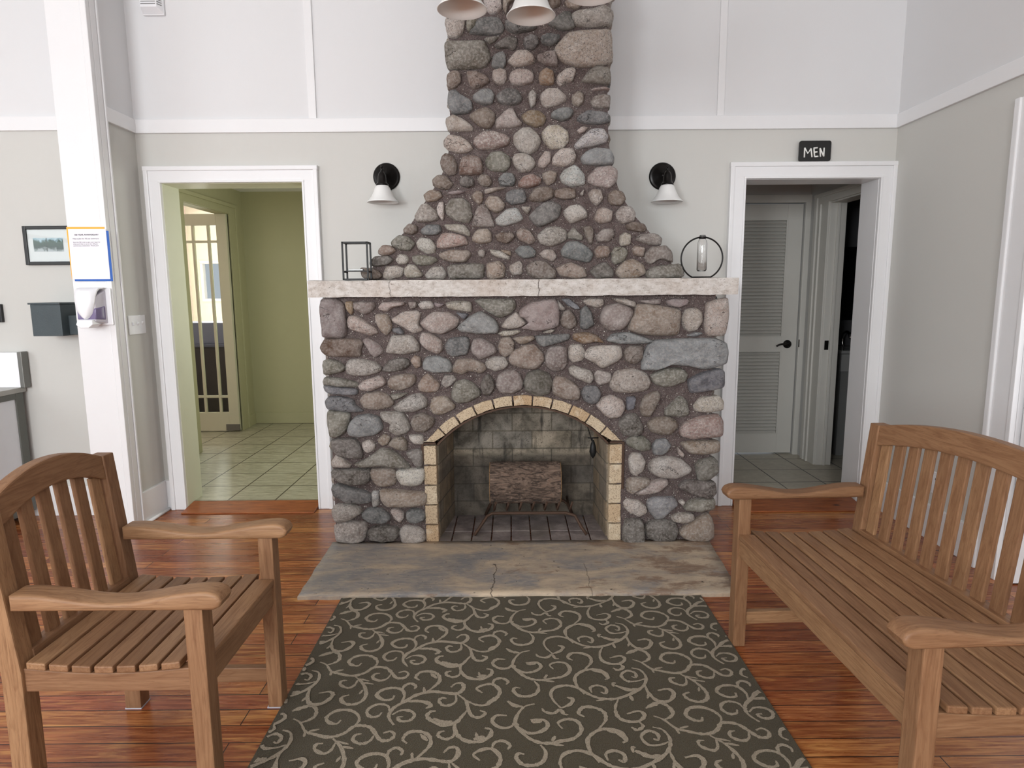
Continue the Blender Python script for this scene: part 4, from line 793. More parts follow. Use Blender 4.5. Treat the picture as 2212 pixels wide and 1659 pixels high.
tube(bm, catmull([(hc.x, y0-.045, hc.z), (hc.x-.03, y0-.048, hc.z+.006), (hc.x-.07, y0-.046, hc.z+.002), (hc.x-.10, y0-.040, hc.z-.012)], 5), .0075, 8)
obj('lever_handle', bm, M_BLACK, D2)
bm = bmesh.new(); box(bm, 2.287, 2.293, PB-.024, PB-.018, .91, .97, .001); obj('latch_plate', bm, M_BLACK, D2)
# restroom beyond the dark doorway
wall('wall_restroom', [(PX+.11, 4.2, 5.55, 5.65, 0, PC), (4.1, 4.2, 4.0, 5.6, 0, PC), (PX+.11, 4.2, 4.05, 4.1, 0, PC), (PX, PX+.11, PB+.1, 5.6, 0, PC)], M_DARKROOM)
VN = empty('vanity_counter', (2.95, 5.2, HZ), 'dim tiled washbasin counter with a tap inside the dark restroom', 'washbasin counter')
bm = bmesh.new(); box(bm, 2.62, 4.08, 5.05, 5.54, HZ, .86, .004); obj('cabinet', bm, plain('grey_cabinet', srgb(120, 120, 118), .5), VN)
bm = bmesh.new()
for k in range(8): box(bm, 2.60+k*.186, 2.60+k*.186+.182, 5.02, 5.54, .86, .885, .003)
for k in range(8): box(bm, 2.60+k*.186, 2.60+k*.186+.182, 5.015, 5.035, .72, .857, .003)
obj('tiled_top', bm, plain('grey_glazed_tile', srgb(150, 150, 148), .2), VN)
bm = bmesh.new(); tube(bm, catmull([(2.80, 5.4, .885), (2.80, 5.4, .97), (2.80, 5.36, 1.01), (2.80, 5.30, 1.0), (2.80, 5.28, .96)], 5), .012, 8); tube(bm, [(2.74, 5.42, .885), (2.74, 5.42, .95)], .014, 8); obj('faucet', bm, plain('chrome', srgb(220, 220, 222), .1, Metallic=1.0), VN)
bm = bmesh.new(); box(bm, 2.62, 4.05, 5.535, 5.552, 1.10, 1.72, .004); tag(obj('dark_mirror', bm, plain('dark_mirror_glass', srgb(20, 20, 22), .15)), 'dark mirror panel on the wall above the restroom washbasin counter', 'mirror')
# sloped wooden ramps bridging the floor step in both doorways
def rampb(name, xa, xb, yf, yb, label):
    bm = bmesh.new(); hexa(bm, [(xa, yf, .0005), (xb, yf, .0005), (xb, yb, .0005), (xa, yb, .0005), (xa, yf, .008), (xb, yf, .008), (xb, yb, .031), (xa, yb, .031)], .002, 1)
    return tag(obj(name, bm, M_RAMP), label, 'threshold ramp', 'wooden threshold ramps')
rampb('threshold_ramp', LX0+.010, LX1-.010, 3.845, 4.015, 'sloped pine board in the doorway to the green hall')
rampb('threshold_ramp', RX0+.010, RX1-.010, 3.80, 4.015, "sloped board in the doorway under the MEN sign")
# ------------------------------------------------------------------ things on the walls
bm = bmesh.new()
def sconce(px, py, sx, name_label, dirx):
    """bronze backplate with a hanging socket and an opal bell shade"""
    c = at(px, py, BY-.02); c.y = BY
    R = empty('wall_sconce', c, name_label, 'wall lamp', 'bronze sconces either side of the chimney')
    bm = bmesh.new(); lathe(bm, [(0, 0), (.079, 0), (.080, .006), (.072, .013), (.066, .012), (.060, .020), (.050, .021), (.046, .028), (.034, .029), (.030, .036), (.018, .038), (.014, .05), (0, .052)], c, (0, -1, 0), 40); obj('backplate', bm, M_BLACK, R)
    yx = c.y-.125; ctr = Vector((c.x+dirx, yx, c.z))
    bm = bmesh.new(); tube(bm, catmull([(c.x, c.y-.03, c.z), (c.x+dirx*.5, c.y-.08, c.z+.008), (c.x+dirx, yx, c.z+.002)], 5), .008, 10); obj('arm', bm, M_BLACK, R)
    bm = bmesh.new(); lathe(bm, [(0, .030), (.008, .028), (.010, .020), (.007, .012), (.012, .006), (.020, -.004), (.024, -.020), (.026, -.046), (.032, -.058), (.036, -.062), (.036, -.070), (.030, -.072), (0, -.070)], ctr, n=28); o = obj('socket', bm, M_BLACK, R)
    b2 = bmesh.new(); lathe(b2, [(0, .0), (.007, .003), (.009, .010), (.006, .017), (0, .019)], ctr+Vector((0, 0, .026)), n=14); obj('finial', b2, M_BLACK, o)
    bm = bmesh.new(); lathe(bm, [(.030, -.066), (.036, -.072), (.044, -.084), (.052, -.106), (.064, -.132), (.080, -.152), (.089, -.160), (.091, -.164), (.088, -.165), (.078, -.156), (.062, -.135), (.049, -.107), (.040, -.085), (.030, -.072)], ctr, n=44); obj('lamp_shade', bm, M_OPAL, R)
sconce(834, 381, 0, 'bronze sconce with white bell shade nearest the green hall doorway', -.004)
sconce(1432, 380, 0, 'bronze sconce with white bell shade nearest the MEN sign', .002)
# chandelier: only the lowest rims of its shades come into the frame
CZ = 2.375
rim = [atz(998, 21, CZ), atz(1147, 35, CZ), atz(1279, -12, CZ)]
cc = Vector((.045, 2.15, CZ))
CH = empty('chandelier', (cc.x, cc.y, H), 'hanging chandelier with white bell shades in front of the chimney', 'chandelier')
bm = bmesh.new(); lathe(bm, [(0, 0), (.07, 0), (.07, -.02), (.03, -.04), (0, -.045)], (cc.x, cc.y, H), n=24); obj('canopy', bm, M_BLACK, CH)
bm = bmesh.new(); tube(bm, [(cc.x, cc.y, H-.03), (cc.x, cc.y, CZ+.33)], .009, 10); lathe(bm, [(0, .40), (.03, .36), (.045, .30), (.03, .24), (.015, .21), (0, .19)], (cc.x, cc.y, CZ), n=20); obj('stem', bm, M_BLACK, CH)
pos = rim+[Vector((2*cc.x-p.x, 2*cc.y-p.y, CZ)) for p in rim]
for p in pos:
    bm = bmesh.new(); d = (p-cc); tube(bm, catmull([(cc.x, cc.y, CZ+.28), (cc.x+d.x*.45, cc.y+d.y*.45, CZ+.20), (cc.x+d.x*.85, cc.y+d.y*.85, CZ+.27), (p.x, p.y, CZ+.24), (p.x, p.y, CZ+.20)], 5), .008, 8)
    lathe(bm, [(0, .235), (.02, .23), (.026, .19), (.036, .165), (.036, .155), (0, .157)], (p.x, p.y, CZ), n=20); obj('arm', bm, M_BLACK, CH)
    bm = bmesh.new(); lathe(bm, [(.030, .160), (.038, .150), (.045, .128), (.050, .095), (.058, .060), (.072, .025), (.088, .004), (.0915, .0), (.088, -.001), (.070, .021), (.055, .058), (.046, .095), (.041, .127), (.034, .147), (.026, .150), (0, .150)], (p.x, p.y, CZ), n=44); o = obj('lamp_shade', bm, M_OPAL, CH)
    b2 = bmesh.new(); lathe(b2, [(0, .06), (.018, .068), (.026, .085), (.022, .105), (.013, .125), (.013, .15)], (p.x, p.y, CZ), n=16); obj('bulb', b2, plain('lamp_bulb', srgb(214, 190, 160), .3), o)
# writing helper: hand-drawn strokes as thin raised ribbons on a plane facing the camera
def strokes(bm, lines, y, w, dep=.0012):
    for L in lines:
        L = catmull(L, 5) if len(L) > 2 else [Vector(p) for p in L]
        tube(bm, [(p[0], y, p[1]) for p in [(q.x, q.y) for q in L]], w, 8)
M_ = lambda pts, f: [Vector((f(x, y).x, f(x, y).z, 0)) for x, y in pts]
s0 = at(1728, 304, 3.915); s1 = at(1794, 349, 3.915); sy = 3.915
SG = empty('restroom_sign', ((s0.x+s1.x)/2, sy, s1.z), 'small black board reading MEN standing on the right door casing', 'sign')
bm = bmesh.new(); r = .012; x0, x1, z0, z1 = s0.x, s1.x, DH+.0895, s0.z
cor = [(x0+r, z0+r, 180), (x1-r, z0+r, 270), (x1-r, z1-r, 0), (x0+r, z1-r, 90)]; outl = []
for cx, cz, a in cor:
    for k in range(5): t = math.radians(a+k*22.5); outl.append((cx+r*math.cos(t), sy, cz+r*math.sin(t)))
prism(bm, outl, (0, .012, 0), .0015, 1); obj('board', bm, M_BLKGLOSS, SG)
f = lambda x, y: at(1500+x/3.0716, y/3.0716, sy)
bm = bmesh.new()
for ln in ([(729, 1045), (732, 980)], [(732, 980), (752, 1018), (774, 985)], [(774, 985), (780, 1043)], [(793, 985), (797, 1040)], [(790, 983), (818, 980)], [(795, 1010), (816, 1007)], [(797, 1040), (822, 1037)], [(836, 1040), (834, 983)], [(834, 983), (858, 1038)], [(858, 1038), (861, 980)]):
    P = M_(ln, f); tube(bm, [(p.x, sy-.0005, p.y) for p in P], .0042, 8)
for v in bm.verts: v.co.y = sy-.0005+(v.co.y-sy+.0005)*.35
obj('lettering', bm, M_CHALK, SG)
# framed picture on the left wall
z2 = lambda x, y, Y: at(x/4.608, 440+y/4.608, Y)
PF = empty('framed_photograph', (-2.74, WLY, 1.65), 'black-framed picture of trees on the wall left of the wing post', 'picture')
a = z2(215, 222, WLY-.02); b = z2(262, 612, WLY-.02); X0, X1, Z0, Z1 = a.x, a.x+.345, b.z, a.z; fy = WLY-.022
bm = bmesh.new(); fwid = .020
for (p, q, r_, s_) in ((X0, X0+fwid, Z0, Z1), (X1-fwid, X1, Z0, Z1), (X0+fwid, X1-fwid, Z0, Z0+fwid), (X0+fwid, X1-fwid, Z1-fwid, Z1)): box(bm, p, q, fy, WLY-.001, r_, s_, .003)
obj('frame', bm, M_BLKGLOSS, PF)
bm = bmesh.new(); box(bm, X0+fwid, X1-fwid, fy+.010, fy+.014, Z0+fwid, Z1-fwid); obj('mat_board', bm, M_PAPER, PF)
def treepic():
    t = NT('printed_tree_photo'); p = t.obj(); s = t.n('SeparateXYZ', None, Vector=p); zc = t.math('DIVIDE', t.math('SUBTRACT', s.outputs[2], pz0), pz1-pz0)
    n1 = t.noise(p, 34, 5, .7); edge = t.math('ADD', zc, t.math('MULTIPLY', t.math('SUBTRACT', n1, .5), 1.0))
    c = t.ramp(edge, [(.08, srgb(190, 192, 202)), (.2, srgb(120, 128, 132)), (.30, srgb(44, 58, 60)), (.72, srgb(70, 92, 84)), (.90, srgb(176, 200, 222)), (1.0, srgb(206, 220, 234))])
    tr = t.ramp(t.math('ABSOLUTE', t.math('SUBTRACT', s.outputs[0], ptx)), [(0, g1(1)), (.004, g1(0))]); c = t.mix(tr, c, srgb(54, 54, 58)); return t.fin(c, .3)
pa, pb = z2(318, 340, WLY-.02), z2(628, 475, WLY-.02); pz0, pz1, ptx = pb.z, pa.z, pa.x+(pb.x-pa.x)*.45
bm = bmesh.new(); box(bm, pa.x, pb.x, fy+.008, fy+.011, pb.z, pa.z); obj('print', bm, treepic(), PF)
bm = bmesh.new(); box(bm, X0+fwid, X1-fwid, fy+.004, fy+.006, Z0+fwid, Z1-fwid); obj('glass', bm, M_PANE, PF)
bm = bmesh.new(); e = z2(3, 1000, WLY-.02); e2 = z2(4, 1180, WLY-.02); X1b = e.x
for (p, q, r_, s_) in ((X1b-.02, X1b, e2.z, e.z), (X1b-.32, X1b-.30, e2.z, e.z), (X1b-.30, X1b-.02, e2.z, e2.z+.02), (X1b-.30, X1b-.02, e.z-.02, e.z)): box(bm, p, q, fy, WLY-.001, r_, s_, .003)
P2 = empty('picture_frame', (X1b-.16, WLY, (e.z+e2.z)/2), 'dark frame whose edge just shows at the left border of the photo', 'picture'); obj('frame', bm, M_BLKGLOSS, P2)
bm = bmesh.new(); box(bm, X1b-.30, X1b-.02, fy+.01, fy+.014, e2.z+.02, e.z-.02); obj('mat_board', bm, M_PAPER, P2)
# flyer taped to the wing post
FYY = 3.572
FL = empty('flyer', (-2.32, FYY, 1.58), 'white 100 year anniversary flyer backed by orange and blue sheets on the post', 'flyer')
def sheet(name, q, y, m):
    bm = bmesh.new(); P = [z2(x, yy, FYY) for x, yy in q]; prism(bm, [(p.x, y, p.z) for p in P], (0, .0006, 0)); return obj(name, bm, m, FL)
o = sheet('backing_sheet', [(660, 232), (1040, 232), (1085, 750), (716, 750)], FYY-.0012, plain('orange_paper', srgb(250, 180, 62), .6)); o['label'] = 'orange backing sheet'
o = sheet('backing_sheet', [(705, 270), (1082, 270), (1128, 771), (748, 771)], FYY-.0022, plain('blue_paper', srgb(36, 92, 176), .6)); o['label'] = 'blue backing sheet'
sheet('printed_sheet', [(680, 254), (1056, 252), (1102, 750), (725, 752)], FYY-.0034, M_PAPER)
def text(s, x, y, w, weight):
    """a line of print starting at enlarged-view point x, y and w wide"""
    cu = bpy.data.curves.new('t', 'FONT'); cu.body = s; cu.size = 1; cu.offset = weight; to = bpy.data.objects.new('t', cu); S.collection.objects.link(to)
    dg = bpy.context.evaluated_depsgraph_get(); me = bpy.data.meshes.new_from_object(to.evaluated_get(dg)); bpy.data.objects.remove(to); bpy.data.curves.remove(cu)
    L = z2(x, y, FYY); R_ = z2(x+w, y, FYY); wx = max(v.co.x for v in me.vertices); k = (R_.x-L.x)/wx
    me.transform(Matrix(((k, 0, 0, L.x), (0, 0, -.0001, FYY-.0042), (0, k, 0, L.z), (0, 0, 0, 1)))); return me
tb = bmesh.new()
for ln, x, y, w, wt in (('100 YEAR ANNIVERSARY', 742, 318, 245, .015), ('Help us plan the 100 year anniversary', 728, 355, 262, 0), ('Scan the QR code to give your input for', 732, 390, 272, 0), ("what you'd like to see at the 100 year", 734, 408, 248, 0), ('anniversary celebration. Thank you!', 736, 426, 250, 0)):
    me = text(ln, x, y, w, wt); tb.from_mesh(me); bpy.data.meshes.remove(me)
o = obj('lettering', tb, M_INK, FL)
# hand soap dispenser under the flyer
dt = at(190, 621, 3.49).z; db = at(190, 709, 3.46).z
SD = empty('soap_dispenser', (-2.35, FYY, db), 'white and purple wall soap dispenser on the post below the flyer', 'soap dispenser')
yb = FYY
bm = bmesh.new(); box(bm, -2.362, -2.206, yb-.014, yb-.001, db+.012, dt-.004, .005, 2); obj('back_plate', bm, M_WPLASTIC, SD)
bm = bmesh.new()
hexa(bm, [(-2.345, yb-.092, db+.034), (-2.250, yb-.092, db+.034), (-2.232, yb-.012, db+.020), (-2.355, yb-.012, db+.020), (-2.345, yb-.088, dt-.050), (-2.246, yb-.088, dt-.050), (-2.232, yb-.012, dt-.014), (-2.355, yb-.012, dt-.014)], .008, 3)
obj('housing', bm, plain('grey_clear_plastic', srgb(206, 203, 212), .15), SD, True)
zm = db+.105; bm = bmesh.new()
hexa(bm, [(-2.347, yb-.0945, db+.046), (-2.2475, yb-.0945, db+.046), (-2.2335, yb-.026, db+.040), (-2.350, yb-.026, db+.040), (-2.347, yb-.0925, zm), (-2.2435, yb-.0925, zm), (-2.2325, yb-.026, zm+.012), (-2.350, yb-.026, zm+.012)], .006, 3)
t = NT('smoky_violet_plastic'); t.fin(srgb(140, 128, 166), .15, Transmission_Weight=.3, IOR=1.4); o = obj('reservoir', bm, t.m, SD, True); o['label'] = 'smoky violet see-through reservoir'
# the front cover rolls forward from the wall and ends in a rounded tongue
path = [(yb-.006, dt-.003, -2.360, -2.228), (yb-.034, dt-.000, -2.360, -2.230), (yb-.070, dt-.004, -2.358, -2.236), (yb-.096, dt-.016, -2.357, -2.240), (yb-.108, dt-.040, -2.356, -2.244), (yb-.113, dt-.075, -2.353, -2.248), (yb-.114, dt-.110, -2.348, -2.256), (yb-.112, dt-.132, -2.338, -2.264), (yb-.110, dt-.148, -2.325, -2.276), (yb-.108, dt-.156, -2.309, -2.292)]
zs_ = (dt-db)/.205
T = bmesh.new(); gA = []; gB = []
for (y, z, xa, xb) in path:
    z = dt-(dt-z)*zs_; ra = []; rb = []
    for k in range(11):
        u = k/10; yy = y+.018*abs(2*u-1)**3*(1 if z < dt-.01 else .2); ra.append(T.verts.new((xa+(xb-xa)*u, yy, z))); rb.append(T.verts.new((xa+(xb-xa)*u, yy+.006, z-.005)))
    gA.append(ra); gB.append(rb)
n = len(path)-1
for i_ in range(n):
    for j_ in range(10):
        T.faces.new((gA[i_][j_], gA[i_][j_+1], gA[i_+1][j_+1], gA[i_+1][j_])); T.faces.new((gB[i_][j_], gB[i_+1][j_], gB[i_+1][j_+1], gB[i_][j_+1]))
    T.faces.new((gA[i_][0], gA[i_+1][0], gB[i_+1][0], gB[i_][0])); T.faces.new((gA[i_][10], gB[i_][10], gB[i_+1][10], gA[i_+1][10]))
for j_ in range(10): T.faces.new((gA[0][j_], gB[0][j_], gB[0][j_+1], gA[0][j_+1])); T.faces.new((gA[n][j_], gA[n][j_+1], gB[n][j_+1], gB[n][j_]))
bm = bmesh.new(); merge(bm, T); bmesh.ops.subdivide_edges(bm, edges=bm.edges[:], cuts=1, use_grid_fill=True, smooth=.6); obj('front_cover', bm, M_WPLASTIC, SD, True)
bm = bmesh.new(); prism(bm, [(-2.338, yb-.112, db+.044), (-2.258, yb-.112, db+.044), (-2.254, yb-.116, db+.020), (-2.276, yb-.118, db+.001), (-2.322, yb-.118, db), (-2.346, yb-.116, db+.018)], (0, .075, 0), .006, 3); obj('push_bar', bm, M_WPLASTIC, SD)
# suggestion box
BX = empty('suggestion_box', (-2.62, WLY, 1.1), 'dark grey metal slotted box hung on the wall beside the soap dispenser', 'box')
ba, bb = z2(296, 1005, 3.66), z2(628, 1318, 3.66); bx0, bx1, bz0, bz1 = ba.x, bb.x, bb.z, ba.z; by = 3.66
bm = bmesh.new(); box(bm, bx0, bx1, by, WLY-.002, bz0, bz1, .003); obj('body', bm, M_DARKBOX, BX)
bm = bmesh.new(); box(bm, bx0-.008, bx1+.004, by-.008, WLY-.002, bz1, bz1+.010, .002); o = obj('lid', bm, M_DARKBOX, BX)
b2 = bmesh.new(); box(b2, (bx0+bx1)/2-.05, (bx0+bx1)/2+.06, (by+WLY)/2-.004, (by+WLY)/2+.004, bz1+.0095, bz1+.0105); obj('slot', b2, M_BLKGLOSS, o)
bm = bmesh.new(); box(bm, bx1-.002, bx1+.055, by+.06, WLY-.002, bz0+.004, bz0+.115, .003); obj('brochure_pocket', bm, M_DARKBOX, BX)
# light switches on the wing wall
sw = empty('light_switch_plate', (XL, 3.78, 1.19), 'white three-switch wall plate on the wing wall beside the post', 'light switch')
ys0, ys1 = atx(276, 695, XL).y, atx(312, 695, XL).y; zt = atx(294, 681, XL).z; zb = atx(294, 722, XL).z
bm = bmesh.new(); box(bm, XL-.001, XL+.006, ys0, ys1, zb, zt, .003, 2); obj('plate', bm, M_WPLASTIC, sw)
for k in range(3):
    y = ys0+(ys1-ys0)*(.22+.28*k); bm = bmesh.new(); hexa(bm, [(XL+.005, y-.005, zb+.05), (XL+.005, y+.005, zb+.05), (XL+.005, y+.005, zb+.072), (XL+.005, y-.005, zb+.072), (XL+.016, y-.004, zb+.062+.006*(k-1)), (XL+.016, y+.004, zb+.062+.006*(k-1)), (XL+.012, y+.004, zb+.072), (XL+.012, y-.004, zb+.072)], .001, 1); obj('toggle', bm, M_WPLASTIC, sw)
# alarm sounder at the top left
AL = empty('alarm_sounder', (-2.05, BY, 3.0), 'white slotted alarm box high on the wall at the top edge', 'alarm')
q0, q1 = at(303, 10, BY-.045), at(342, 25, BY-.045); x0, x1, z0 = q0.x, q1.x, q1.z
bm = bmesh.new(); box(bm, x0-.005, x1+.018, BY-.02, BY-.001, z0-.008, z0+.16, .004); obj('back_plate', bm, M_WPLASTIC, AL)
bm = bmesh.new(); hexa(bm, [(x0-.004, BY-.02, z0-.004), (x1+.016, BY-.02, z0-.004), (x1+.016, BY-.02, z0+.156), (x0-.004, BY-.02, z0+.156), (x0+.004, BY-.058, z0+.022), (x1-.002, BY-.058, z0+.022), (x1-.002, BY-.058, z0+.15), (x0+.004, BY-.058, z0+.15)], .003); obj('housing', bm, M_WPLASTIC, AL)
bm = bmesh.new()
for k in range(8): box(bm, x0+.008, x1-.008, BY-.0595, BY-.056, z0+.036+k*.012, z0+.0395+k*.012)
for k in range(8): hexa(bm, [(x1-.001, BY-.056, z0+.036+k*.012), (x1-.001, BY-.056, z0+.0395+k*.012), (x1+.0115, BY-.030, z0+.0395+k*.012), (x1+.0115, BY-.030, z0+.036+k*.012), (x1+.001, BY-.056, z0+.036+k*.012), (x1+.001, BY-.056, z0+.0395+k*.012), (x1+.0135, BY-.030, z0+.0395+k*.012), (x1+.0135, BY-.030, z0+.036+k*.012)])
obj('grille', bm, plain('grey_slot', srgb(120, 120, 118), .7), AL)
# wall outlet low on the right wall
oc = atx(2025, 1045, XR); OU = empty('wall_outlet', oc, 'white electrical outlet low on the right wall behind the bench', 'outlet')
bm = bmesh.new(); box(bm, XR-.006, XR+.001, oc.y-.037, oc.y+.037, oc.z-.06, oc.z+.06, .003, 2); obj('plate', bm, M_WPLASTIC, OU)
for s in (-1, 1):
    bm = bmesh.new(); box(bm, XR-.009, XR-.004, oc.y-.018, oc.y+.018, oc.z+s*.023-.016, oc.z+s*.023+.016, .003); o = obj('socket', bm, M_WPLASTIC, OU)
    b2 = bmesh.new(); box(b2, XR-.0097, XR-.0085, oc.y-.008, oc.y-.005, oc.z+s*.023-.004, oc.z+s*.023+.007); box(b2, XR-.0097, XR-.0085, oc.y+.005, oc.y+.008, oc.z+s*.023-.004, oc.z+s*.023+.007); obj('slots', b2, M_INK, o)
# white cabinet at the left edge
CX = -2.945; CZT = .815
CB = empty('metal_cabinet', (-3.35, 3.6, 0), 'white steel-edged cabinet with a raised back against the left wall', 'cabinet')
bm = bmesh.new(); box(bm, CX-.80, CX-.012, 3.18, 3.80, .06, CZT-.03, .004); obj('body', bm, M_WPANEL, CB)
bm = bmesh.new()
for (y0, y1, z0, z1) in ((3.755, 3.815, .05, CZT-.03), (3.17, 3.22, .05, CZT-.03), (3.22, 3.755, CZT-.065, CZT-.03), (3.22, 3.755, .05, .10)): box(bm, CX-.03, CX-.004, y0, y1, z0, z1, .003)
obj('edge_frame', bm, plain('dull_grey_steel', srgb(96, 98, 92), .5, .2, 60, .1), CB)
bm = bmesh.new(); box(bm, CX-.82, CX, 3.16, 3.838, CZT-.03, CZT, .004)
obj('worktop', bm, plain('brushed_metal_top', srgb(168, 166, 160), .4, .1, 60, .08, Metallic=.3), CB)
bm = bmesh.new(); ct = z2(0, 1482, 3.80).z; box(bm, CX-.82, CX+.006, 3.795, 3.838, CZT, ct, .004); o = obj('back_panel', bm, plain('bright_white_panel', srgb(246, 247, 250), .4), CB)
b2 = bmesh.new(); box(b2, CX+.004, CX+.030, 3.790, 3.842, CZT-.002, ct+.003, .003); obj('end_cap', b2, M_STEEL, o)
for k, y in enumerate((3.25, 3.76)):
    bm = bmesh.new(); tube(bm, [(CX-.06, y, 0), (CX-.06, y, .06)], .018, 10); obj('foot', bm, M_IRON, CB)
# ------------------------------------------------------------------ on the mantel
hy = 3.302; mz = 1.4265; a = at(737, 522, hy); b = at(797, 604, hy); HL = empty('candle_lantern', (a.x+.06, hy+.04, mz), 'small open black wire candle lantern on the left end of the mantel', 'candle holder')
hx0, hx1, hz1 = a.x+.004, b.x-.004, a.z; hy1 = hy+.078; r = .004; bm = bmesh.new()
for (x, y) in ((hx0, hy), (hx1, hy), (hx0, hy1), (hx1, hy1)): box(bm, x-r, x+r, y-r, y+r, mz, hz1)
for z in (mz+.004, hz1-.004):
    for y in (hy, hy1): box(bm, hx0, hx1, y-r, y+r, z-r, z+r)
    for x in (hx0, hx1): box(bm, x-r, x+r, hy, hy1, z-r, z+r)
zs = mz+.042
for x in (hx0, hx1): box(bm, x-r, x+r, hy, hy1, zs-r, zs+r)
obj('frame', bm, M_IRON, HL)
bm = bmesh.new(); box(bm, hx0, hx1, hy+.025, hy1-.01, zs+.002, zs+.006); obj('shelf', bm, M_IRON, HL)
bm = bmesh.new(); box(bm, hx0+.02, hx1-.03, hy+.02, hy1-.015, zs+.006, zs+.014, .002); obj('glass_dish', bm, plain('grey_glass', srgb(150, 156, 154), .1), HL)
vy = 3.40; L_ = at(1471.5, 556, vy); R_ = at(1561, 555, vy); vr = (R_.x-L_.x)/2; vc = Vector(((L_.x+R_.x)/2, vy, 0)); hb2 = .048
vz = mz+.004+math.sqrt(vr*vr-hb2*hb2)
VS = empty('ring_bud_vase', (vc.x, vy, mz), 'black metal ring holding a glass tube on the right end of the mantel', 'vase')
a0 = math.asin(hb2/vr); bm = bmesh.new()
pts = [(vc.x+vr*math.sin(a0+(6.28318-2*a0)*k/56), vy, vz-vr*math.cos(a0+(6.28318-2*a0)*k/56)) for k in range(57)]
tube(bm, pts, .0042, 8, closed=True); box(bm, vc.x-hb2, vc.x+hb2, vy-.012, vy+.012, mz, mz+.006, .002); obj('ring_stand', bm, M_BLACK, VS)
bm = bmesh.new(); zt_ = vz+vr; tb_ = at(1512, 586, vy).z; rr = .025
outer = [(0, tb_), (rr*.8, tb_), (rr, tb_+.006), (rr, zt_-.035), (rr*.9, zt_-.02), (rr*.6, zt_-.008), (rr*.58, zt_+.006), (rr*.62, zt_+.010)]
lathe(bm, outer+[(r_-.0018, max(z_, tb_+.004)) for r_, z_ in outer[::-1] if r_ > 0]+[(0, tb_+.004)], vc, n=32); obj('glass_tube', bm, M_GLASS, VS)
bm = bmesh.new(); lathe(bm, [(rr*.64, zt_-.008), (rr*.72, zt_-.008), (rr*.72, zt_+.004), (rr*.64, zt_+.004), (rr*.64, zt_-.008)], vc, n=24); obj('collar', bm, M_BLACK, VS)
